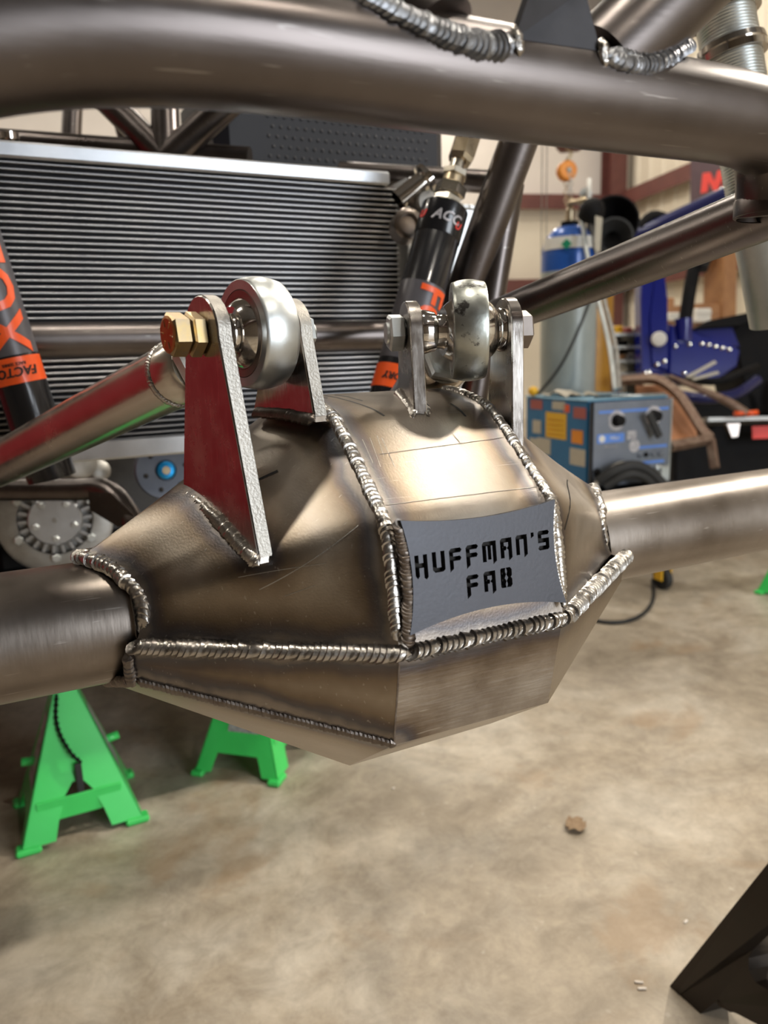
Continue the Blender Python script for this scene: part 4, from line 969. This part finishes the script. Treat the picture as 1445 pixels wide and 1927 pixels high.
for (v0,v1,z0,z1,m) in ((.72,.92,.86,.98,'redlabel'),(.36,.56,.88,.98,'beige'),(.06,.24,.80,.93,'redlabel'),(.10,.26,.50,.66,'safety'),(.06,.28,.24,.44,'beige'),(.74,.88,.55,.72,'beige'),(.58,.80,.30,.50,'beige'),(.80,.93,.36,.48,'beige'),(.30,.38,.86,.95,'orange')):
    sidepl(v0, v1, z0, z1, M[m], 'small_sticker')
for k in range(4): sidepl(.38,.62,.56+.06*k,.575+.06*k, M['safety'], 'sticker_line')
# cart
t = thing('welder_cart', 'low black welder cart with yellow-forked front caster', 'cart', wp(WW/2, WD/2, 0)*1)
MB().box(wp(WW/2, WD/2-.02, -.02), (WW+.08, WD+.18, .03), WA, .004).build('tray', M['black'], t)
MB().box(wp(WW/2, WD/2+.02, -.20), (WW+.02, WD+.06, .02), WA, .004).build('lower_shelf', M['black'], t)
for u in (-.02, WW+.02):
    for v in (.02, WD): MB().box(wp(u, v, -zb_/2+.05), (.03,.03,zb_-.14), WA).build('post', M['black'], t)
MB().box(wp(WW/2, .02, -zb_+.145), (WW+.10,.05,.03), WA).build('axle_beam', M['black'], t); MB().box(wp(WW/2, WD, -zb_+.145), (WW+.10,.05,.03), WA).build('axle_beam', M['black'], t)
for i, q in enumerate((onz(1246,1108,0), wp(.02,.02,-zb_), wp(WW+.0,WD,-zb_), wp(.02,WD,-zb_))):
    q = Vector((q.x,q.y,0)); 
    MB().lathe(q+Vector((0,0,.045)), wx, [(-.016,.0),(-.016,.036),(-.012,.045),(.012,.045),(.016,.036),(.016,0)], 28).build('caster_wheel', M['rubber'], t)
    MB().box(q+Vector((0,0,.085))-wx*.022, (.006,.045,.09), WA).box(q+Vector((0,0,.085))+wx*.022, (.006,.045,.09), WA).box(q+Vector((0,0,.13)), (.055,.06,.012), WA).build('caster_fork', M['yellow'], t)
# things on the welder
o = MB(); rg = [[wp(.03+.17*i/8, .22+.20*j/6, WH+.010+.028*math.sin(i*.75+.4)*math.sin(j*.55+.3)**2+.004*((i*3+j*5)%4)) for j in range(7)] for i in range(9)]
o.grid(rg); o.grid([[p+EZ*-.004 for p in r] for r in rg]); tag(o.build('work_glove', M['beige'], None, wp(.11,.32,WH+.01)), 'tan leather work glove lying on the blue welder', 'glove')
for k, (u0, v0, u1, v1) in enumerate(((.14,.06,WW+.01,.05),(.10,.12,WW-.01,.10),(.16,.03,WW-.02,.02))):
    o = MB().tube([wp(u0,v0,WH+.013), wp(u1,v1,WH+.013)], .0045, 10).build('filler_rod', M['galv'] if k != 1 else M['black'], None, wp(u0,v0,WH+.01))
    tag(o, ('grey filler rod lying across the welder, middle of three', 'black filler rod lying farthest back on the welder', 'grey filler rod nearest the front edge of the welder')[k], 'rod', 'filler rods on the welder')
tag(MB().lathe(wp(-.0,WD-.06,WH+.030), EZ, [(-.022+.044*i/12, math.sqrt(max(0,.022**2-(-.022+.044*i/12)**2))) for i in range(13)], 20).build('valve_knob', M['yellow'], None, wp(0,WD-.06,WH+.008)), 'small pale yellow knob on the back corner of the welder', 'knob')
tag(MB().tube(resample(chaikin([onz(1228,1092,.02), onz(1232,1130,.007), onz(1205,1163,.007), onz(1150,1175,.007), onz(1090,1160,.007), onz(1120,1110,.007)], 3), 40), .007, 10).build('power_cable', M['rubber'], None, onz(1205,1163,0)), 'black power cable looping over the floor below the welder', 'cable')

# ------------------------------------------------------------------ gas cylinders
def cyl(px, py_sh, d, r, zneck, label, mb_, mc, ztopband, name):
    q = P(px, py_sh, d); b = Vector((q.x, q.y, 0)); t = thing(name, label, 'gas cylinder', b); zs = q.z
    MB().lathe(b, EZ, [(0,0),(0,r*.95),(.01,r),(zs-.06,r),(zs-.06,0)], 48).build('cylinder_body', M[mb_], t)
    sh = [(zs-.062, r+.0005)]+[(zs+(zneck-zs)*math.sin(a), .034+(r-.034)*math.cos(a)) for a in [i*math.pi/2/10 for i in range(11)]]+[(zneck,0)]
    MB().lathe(b, EZ, sh, 48).build('shoulder', M[mc], t)
    return t, b, zs
t, b, zs = cyl(1071, 487, 3.64, .133, P(1066,428,3.64).z, 'tall grey gas cylinder with blue shoulder behind the welder', 'cylgrey', 'cylblue', 0, 'gas_cylinder')
zn = P(1066,428,3.64).z
MB().lathe(b, EZ, [(zn-.01,.042),(zn+.02,.042),(zn+.02,0)], 28).build('neck_ring', M['black'], t)
MB().lathe(b, EZ, [(zn+.02,.022),(zn+.075,.020),(zn+.08,.014),(zn+.13,.014),(zn+.13,0)], 20).build('valve', M['brass'], t)
fcv = (CAM-b); fcv.z = 0; fcv.normalize(); sd = Vector((-fcv.y, fcv.x, 0))
zl = P(1066,462,3.64).z
rows = []
for i in range(15):
    a = math.radians(-62+8.9*i); e = fcv*math.cos(a)+sd*math.sin(a)
    rows.append([b+e*(.136+(.0 if z_ < 0 else -.006))+EZ*(zl+z_) for z_ in (-.028,.026)])
MB().grid(rows).build('white_label', M['white'], t)
gm = P(1066,459,3.492); MB().box(gm, (.034,.003,.034), (sd*.707+EZ*.707, fcv, EZ*.707-sd*.707)).build('green_diamond', M['greengem'], t)
rg = b+EZ*(zn+.10)+sd*.05+fcv*.04
MB().lathe(rg-sd*.06, sd, [(0,.012),(.05,.014),(.052,.028),(.085,.028),(.087,.016),(.11,.016),(.11,0)], 24).build('regulator', M['brass'], t)
MB().lathe(rg+EZ*.03+sd*.02, fcv, [(-.01,.026),(.015,.028),(.016,.024),(.016,0)], 24).build('pressure_gauge', M['galv'], t)
for k in range(6): MB().lathe(b+EZ*(zn+.15+.02*k), (sd if k % 2 else fcv), [(-.003,.009),(.0,.013),(.003,.009)], 10).build('cap_chain_link', M['galv'], t)
cyl(1113, 512, 3.98, .116, P(1113,478,3.98).z, 'ochre gas cylinder half hidden behind the grey one', 'ochre', 'ochre', 0, 'gas_cylinder')
for k, (pp, r, lab, m) in enumerate((([(1092,400,3.47),(1100,440,3.44),(1106,490,3.42),(1125,560,3.40),(1148,650,3.30),(1158,734,3.15)], .011, 'grey welding hose from the regulator down to the welder', 'galv'),
                        ([(1104,395,3.47),(1116,440,3.45),(1128,500,3.43),(1135,560,3.41),(1160,650,3.34),(1166,732,3.2)], .010, 'dark grey hose hanging just right of the pale one', 'castgrey'),
                        ([(1112,560,3.42),(1085,630,3.44),(1050,700,3.52),(1002,752,3.62)], .007, 'thin black cable crossing the grey gas cylinder', 'rubber'))):
    pts = resample(chaikin([P(*p) for p in pp], 3), 30); tag(MB().tube(pts, r, 12).build('welding_hose', M[m], None, pts[-1]), lab, 'hose')
t = thing('welding_helmet', 'black welding helmet hung with its open side showing beside the cylinder', 'helmet', P(1150,450,3.5))
c = P(1150,424,3.6); hd = Vector((-.55,-.78,.1)).normalized()
pr = [(-.13+.15*i/10, .115*math.sqrt(max(0, 1-((i-10)/10.0)**2))) for i in range(11)]+[(.07,.120),(.072,.112),(.02,.105),(-.10,.02),(-.10,0)]
MB().lathe(c, hd, pr, 32).build('shell', M['black'], t)
MB().lathe(P(1152,452,3.55), hd, [(.0,.05),(.05,.09),(.06,.09),(.06,.08),(.0,.04)], 28).build('chin_guard', M['rubber'], t)
t = thing('safety_helmet', 'small dark grey face shield hung above the hoses', 'helmet', P(1118,412,3.36))
MB().lathe(P(1116,390,3.36), (-.2,-.6,.75), [(-.05,.056),(-.02,.056),(.0,.053),(.02,.042),(.034,.022),(.038,0)], 28).build('crown', M['black'], t)
tag(MB().prism([(-.014,-.10),(.010,-.11),(.016,.03),(-.014,.04)], P(1126,424,3.3), sd, EZ, 0, .006).build('leather_flap', M['beige'], None, P(1126,450,3.3)), 'tan leather flap hanging below the face shield', 'flap')
tag(MB().tube([P(1107,380,3.5), P(1109,336,3.5)], .010, 12).build('white_rod', M['white'], None, P(1107,380,3.5)), 'white rod standing up behind the face shield', 'rod')

# ------------------------------------------------------------------ chain hoist
hq = P(1066,322,4.2); t = thing('chain_hoist', 'red chain hoist with orange hook block hanging from the ceiling', 'hoist', hq)
tv = (CAM-hq); tv.z = 0; tv.normalize(); ts = Vector((-tv.y, tv.x, 0)); hz = (tv*.93+ts*.36).normalized()
MB().lathe(hq, hz, [(-.030,0),(-.030,.044),(-.022,.052),(-.004,.052),(0,.046),(.004,.052),(.022,.052),(.030,.044),(.030,0)], 36).build('hook_block', M['safety'], t)
MB().lathe(hq, hz, [(.030,.012),(.036,.012),(.036,0)], 20).build('pin', M['galv'], t)
bd = P(1072,262,4.2); MB().box(bd, (.15,.12,.12), (ts, tv, EZ), .025).build('hoist_body', M['redoxide'], t)
MB().box(bd+ts*.03+tv*.065-EZ*.02, (.10,.02,.06), (ts, tv, EZ), .008).build('cover', M['bannerred'], t)
MB().tube(resample(chaikin([hq+EZ*.05, hq+EZ*.09+ts*.03, hq+EZ*.12, hq+EZ*.14-ts*.01], 2), 12), .010, 12).build('hook', M['brass'], t)
for k in range(6): MB().lathe(hq-EZ*(.065+.022*k), (ts if k % 2 else tv), [(-.004,.011),(0,.016),(.004,.011)], 12).build('chain_link', M['brass'], t)
mb = MB(); mb.tube([bd+EZ*.06, Vector((bd.x,bd.y,HC))], .008, 8); mb.build('lift_chain', M['galv'], t)
q0 = P(1020,300,4.2); 
for k in (0,1):
    q = P(1020+9*k,300,4.2); mb = MB(); mb.tube(resample([Vector((q.x,q.y,HC)), Vector((q.x,q.y,1.35))], 3), .0028, 6); mb.build('hand_chain', M['galv'], t)

# ------------------------------------------------------------------ blue buggy behind on the right
ub = P(1330,900,4.9); t = thing('utility_buggy', 'blue off-road buggy with black roll bar at the right behind the welder', 'vehicle', Vector((ub.x,ub.y,0)))
def slab(name, pxs, d, th, m, par=None):
    pts = [P(x, y, d if not isinstance(d, (list,tuple)) else d[i]) for i, (x, y) in enumerate(pxs)]
    n_ = (pts[1]-pts[0]).cross(pts[2]-pts[0]).normalized()
    if n_.dot(CAM-pts[0]) < 0: n_ = -n_
    k = len(pts); bk = [p-n_*th for p in pts]
    cen = sum(pts, Vector())/k; inn = [p.lerp(cen, .06)+n_*min(.012, th*.2) for p in pts]
    return MB().add(pts+bk+inn, [tuple(range(k, 2*k)), tuple(range(2*k, 3*k))]+[(i, (i+1)%k, k+(i+1)%k, k+i) for i in range(k)]+[(i, (i+1)%k, 2*k+(i+1)%k, 2*k+i) for i in range(k)]).build(name, M[m], par if par is not None else t)
slab('front_pillar', [(1208,450),(1240,440),(1256,560),(1254,705),(1206,710),(1204,560)], 4.6, .10, 'utvblue')
slab('pillar_gusset', [(1232,520),(1256,560),(1256,700),(1226,690),(1222,600)], 4.58, .05, 'utvblue')
slab('front_fender', [(1258,610),(1300,622),(1340,640),(1378,648),(1392,660),(1386,690),(1352,714),(1300,716),(1256,704)], 4.7, .25, 'utvblue')
slab('hood_panel', [(1300,622),(1335,612),(1376,612),(1392,655),(1378,650),(1340,642)], 4.85, .3, 'utvblue')
slab('seat_back', [(1376,615),(1400,600),(1450,575),(1520,570),(1520,790),(1410,780),(1392,690)], 4.9, .4, 'black')
slab('dash_panel', [(1300,620),(1330,604),(1400,590),(1450,570),(1450,590),(1390,614)], 4.8, .08, 'black')
MB().tube(resample(chaikin([P(1420,440,4.7), P(1345,468,4.7), P(1312,478,4.7), P(1300,530,4.7), P(1288,612,4.7)], 2), 20), .040, 16).build('roll_bar', M['black'], t)
MB().tube(resample([P(1330,455,4.7), P(1312,505,4.7)], 3), .062, 16).build('padded_sleeve', M['rubber'], t)
MB().lathe(P(1286,608,4.68), (0.05,0,-1), [(-.03,.0),(-.03,.055),(.10,.050),(.12,0)], 20).build('bar_socket', M['utvblue'], t)
MB().tube(resample([P(1178,452,4.5), P(1385,356,4.2)], 6), .040, 18).build('roof_tube', M['utvnavy'], t)
MB().tube(resample(chaikin([P(1205,430,4.45), P(1225,405,4.43), P(1245,410,4.42), P(1262,418,4.42)], 2), 10), .035, 14).build('tube_clamp', M['black'], t)
MB().tube(resample(chaikin([P(1255,738,4.5), P(1320,752,4.4), P(1385,745,4.4), P(1425,715,4.5)], 3), 24), .030, 16).build('front_bumper', M['utvnavy'], t)
MB().tube(resample(chaikin([P(1290,712,4.55), P(1350,722,4.45), P(1400,700,4.5), P(1425,690,4.6)], 3), 20), .022, 14).build('skid_bar', M['black'], t)
MB().lathe(P(1240,638,4.55), ray(1240,638)*-1, [(-.04,.030),(.0,.044),(.025,.044),(.035,.036),(.036,0)], 24).build('pale_light', M['white'], t)
for x, y in ((1236,686),(1250,680),(1213,702),(1221,701),(1270,652),(1297,648),(1320,647),(1333,649),(1346,652),(1359,655),(1372,658),(1287,702)):
    MB().lathe(P(x,y,4.56 if x < 1260 else 4.68), ray(x,y)*-1, [(-.02,.014),(.004,.013),(.008,.006),(.008,0)], 14).build('chrome_dot', M['chrome'], t)  # small chrome domes on pillar and fender
MB().lathe(P(1470,800,5.0), (1,-.5,0), [(-.14,.14),(-.14,.30),(-.10,.34),(.10,.34),(.14,.30),(.14,.14)], 40).build('tire', M['rubber'], t)
slab('lower_frame', [(1260,745),(1420,740),(1440,800),(1330,800)], 4.9, .3, 'black')
for k, (a_, b_) in enumerate((((1290,708),(1345,678)),((1300,712),(1350,698)))):
    o = slab('wood_stick', [a_, (a_[0]+6,a_[1]+4), (b_[0]+4,b_[1]+5), b_], 4.35, .015, 'beige', None)
# rusty hoop with plywood panel
t = thing('wheel_arch_frame', 'rusty square tube hoop with a tan plywood panel right of the welder', 'frame', P(1300,835,3.7))
hp = [(1165,716,3.9),(1200,714,3.85),(1238,712,3.8),(1275,738,3.72),(1300,775,3.65),(1322,812,3.6),(1337,826,3.55)]
pts = resample(chaikin([P(*p) for p in hp], 2), 22)
for off_ in (0,): MB().tube(pts, .026, 4, True, True).build('hoop', M['rust'], t)
MB().tube([P(1337,826,3.55), P(1262,840,3.5)], .026, 4, True, True).build('foot_bar', M['rust'], t)
MB().tube([P(1337,826,3.55), P(1345,880,3.52)], .024, 4, True, True).build('leg', M['rust'], t)
slab('plywood_panel', [(1195,726),(1245,724),(1282,752),(1306,792),(1312,824),(1262,832),(1200,800)], [3.92,3.85,3.78,3.72,3.68,3.68,3.85], .02, 'woodlight')
# long tool on the bumper and bench at the far right
t = thing('steel_bench', 'dark steel bench with red label at the right picture edge', 'bench', P(1450,880,3.6))
slab('bench_top', [(1325,786),(1520,782),(1520,789),(1325,794)], 3.75, .5, 'castgrey')
slab('front_panel_and_shade', [(1266,838),(1352,795),(1520,790),(1520,910),(1266,912)], 3.95, .4, 'black')  # black bench front; its left stretch is painted shade beside the welder
slab('red_label', [(1415,802),(1520,799),(1520,823),(1416,826)], 3.785, .006, 'bannerred')
slab('bracket_foot', [(1366,797),(1392,796),(1388,822),(1376,824)], 3.76, .03, 'race')
t = thing('pry_bar', 'long dark bar with orange handles lying on the bench', 'tool', P(1400,778,3.45))
MB().tube(resample(chaikin([P(1260,708,3.75), P(1330,738,3.72), P(1375,758,3.70), P(1402,778,3.70)], 2), 14), [.010+.014*i/13 for i in range(14)], 12).build('bar', M['rust'], t)
for x in (1392,1413): MB().tube([P(x-10,779,3.69), P(x+12,776,3.69)], .013, 12).build('handle', M['orange'], t)
# small parts rack
t = thing('parts_rack', 'grey rack of small trays between the ochre cylinder and the blue pillar', 'rack', P(1180,720,4.8))
for k, y in enumerate((628,652,678,702)): slab('shelf', [(1140,y),(1210,y-2),(1210,y+4),(1140,y+6)], 4.8, .3, 'galv')
for x in (1142,1208): slab('upright', [(x-2,610),(x+2,610),(x+2,760),(x-2,760)], 4.85, .3, 'black')
for k, (x, y, w_, h_, m, lab) in enumerate(((1168,613,12,15,'yellow','yellow bin on the top of the parts rack'),(1186,616,14,10,'redlabel','faded red box on the top of the parts rack'),(1172,640,26,11,'black','black tray on the second shelf of the parts rack'),(1192,664,24,12,'castgrey','grey tray low on the parts rack'),(1170,668,14,9,'wood','brown box low on the parts rack'))):
    o = slab('storage_bin', [(x-w_/2,y),(x+w_/2,y),(x+w_/2,y+h_),(x-w_/2,y+h_)], 4.82, .15, m, None) if False else None
    q0 = P(x,y+h_,4.80); q1 = P(x,y,4.80); hgt = q1.z-q0.z; wid = w_*4.8/1430
    o = MB().box((q0+q1)/2+E2*.08, (wid,.14,hgt), AXB, .006).box((q0+q1)/2+E2*.005+EZ*(hgt*.32), (wid*.9,.012,hgt*.2), AXB, .003).build('storage_bin', M[m], None, q0)
    tag(o, lab, 'bin')
# wooden shelving, boxes, banner and notice on the side wall
t = thing('wooden_shelf', 'brown plywood shelving against the side wall', 'shelf', P(1350,700,6.6))
slab('upright', [(1362,470),(1386,468),(1384,640),(1358,640)], 6.5, .4, 'wood'); slab('upright', [(1255,560),(1268,560),(1268,660),(1255,660)], 6.7, .4, 'wood')
slab('upright', [(1334,575),(1362,570),(1360,640),(1334,640)], 6.55, .3, 'wood')
slab('shelf_board', [(1250,578),(1366,566),(1366,582),(1250,592)], 6.6, .4, 'wood'); slab('shelf_board', [(1250,612),(1362,606),(1362,640),(1250,640)], 6.62, .4, 'wood')
slab('shelf_board', [(1290,466),(1364,462),(1364,475),(1290,482)], 6.6, .4, 'wood')
for k, (x0,x1,y0,y1,lab) in enumerate(((1308,1341,580,606,'white box on the wooden shelf right of the black roll bar'),(1258,1280,588,603,'white box on the wooden shelf left of the black roll bar'))):
    q0 = P((x0+x1)/2, y1, 6.42); q1 = P((x0+x1)/2, y0, 6.42); wd_ = (x1-x0)*6.42/1430
    tag(MB().box((q0+q1)/2+E2*.1, (wd_,.2,q1.z-q0.z), AXB, .01).box((q0+q1)/2+E2*-.002+EZ*(.02), (wd_*.96,.012,.016), AXB, .003).build('storage_box', M['white'], None, q0), lab, 'box')
def on_right(x, y, inset=.0):
    r = ray(x, y); k = (AR-inset-CAM.dot(E1))/r.dot(E1); return CAM+r*k
def wallflat(name, pxs, m, par=None, inset=.06, th=.012):
    pts = [on_right(x, y, inset) for x, y in pxs]; k = len(pts); bk = [p+E1*th for p in pts]
    return MB().add(pts+bk, [tuple(range(k)), tuple(reversed(range(k, 2*k)))]+[(i, (i+1)%k, k+(i+1)%k, k+i) for i in range(k)]).build(name, M[m], par, None if par else pts[0])
t = thing('shop_banner', 'dark purple banner with red letter high on the side wall', 'banner', on_right(1335,420,.2))
wallflat('cloth', [(1300,262),(1400,225),(1400,440),(1298,420)], 'banner', t, .2, .004)
wallflat('red_letter', [(1318,364),(1322,326),(1336,324),(1344,342),(1350,321),(1366,317),(1368,350),(1360,352),(1358,336),(1350,358),(1342,359),(1333,341),(1331,361)], 'bannerred', t, .206, .004)
t = thing('wall_notice', 'white and red notice on the side wall by the shock', 'notice', on_right(1413,545,.12))
wallflat('sheet', [(1398,500),(1432,496),(1432,548),(1398,550)], 'white', t, .12, .004); wallflat('red_print', [(1401,507),(1430,503),(1430,516),(1401,520)], 'bannerred', t, .125, .003); wallflat('red_print', [(1401,541),(1430,539),(1430,546),(1401,548)], 'bannerred', t, .125, .003)
tag(wallflat('white_board', [(1351,476),(1362,475),(1362,560),(1350,562)], 'white', None, .14, .01), 'narrow white board on the side wall behind the roll bar', 'board')
# ------------------------------------------------------------------ dark steel leg close by at lower right
def sd_(x): return 1.165-.0009*(x-1250)
t = thing('steel_stand', 'dark steel stand leg with rounded opening in the lower right corner', 'stand', onz(1312,1912,0))
op = [(1250,1868),(1262,1884),(1306,1912),(1318,1908),(1345,1886),(1445,1938),(1560,1998),(1560,1905),(1446,1864),(1421,1848),(1409,1826),(1408,1803),(1416,1788),(1560,1650),(1560,1480)]
fr_ = [P(x, y, sd_(x)) for x, y in op]; n_ = (fr_[6]-fr_[0]).cross(fr_[14]-fr_[0]).normalized(); n_ = n_ if n_.dot(CAM-fr_[0]) > 0 else -n_
k = len(op); bk = [p-n_*.045 for p in fr_]
mb = MB(); mb.add(fr_+bk, [tuple(range(k)), tuple(reversed(range(k, 2*k)))]+[(i, (i+1)%k, k+(i+1)%k, k+i) for i in range(k)])
mb.build('leg_plate', M['darksteel'], t)
MB().weld([P(1345,1884,sd_(1345)), P(1372,1898,sd_(1372)), P(1395,1902,sd_(1395))], n_, .004, .004, .6, .9, 8, 91).build('weld_bead', M['darksteel'], t)
# ------------------------------------------------------------------ litter on the floor
o = MB(); c = onz(1082,1558,0); rows = [[c+Vector((.045*(i/6-.5)+.004*math.sin(j*2.1), .03*(j/4-.5)*math.sin(math.pi*(i+.6)/7.2)*1.6, .006+.008*math.sin(i*1.3+j)**2)) for j in range(5)] for i in range(7)]
o.grid(rows); tag(o.build('dry_leaf', M['leaf'], None, c), 'crumpled dry brown leaf on the open floor', 'leaf')
for k, (x, y, l, a, lab) in enumerate(((1290,1734,.010,.2,'pale wood splinter on the brown floor stain'),(1202,1848,.013,-.6,'pale wood splinter left of the steel stand, upper of two'),(1208,1860,.013,-.5,'pale wood splinter left of the steel stand, lower of two'),(740,1483,.008,.3,'white speck on the floor below the housing'))):
    c = onz(x, y, .002); X = Vector((math.cos(a), math.sin(a), 0)); tag(MB().box(c, (l,.004,.003), (X, Vector((-X.y,X.x,0)), EZ), .001).build('wood_splinter', M['crumb'], None, c), lab, 'splinter', 'litter on the floor')
# ------------------------------------------------------------------ red cabinet out of frame on the left, seen only in the polished steel
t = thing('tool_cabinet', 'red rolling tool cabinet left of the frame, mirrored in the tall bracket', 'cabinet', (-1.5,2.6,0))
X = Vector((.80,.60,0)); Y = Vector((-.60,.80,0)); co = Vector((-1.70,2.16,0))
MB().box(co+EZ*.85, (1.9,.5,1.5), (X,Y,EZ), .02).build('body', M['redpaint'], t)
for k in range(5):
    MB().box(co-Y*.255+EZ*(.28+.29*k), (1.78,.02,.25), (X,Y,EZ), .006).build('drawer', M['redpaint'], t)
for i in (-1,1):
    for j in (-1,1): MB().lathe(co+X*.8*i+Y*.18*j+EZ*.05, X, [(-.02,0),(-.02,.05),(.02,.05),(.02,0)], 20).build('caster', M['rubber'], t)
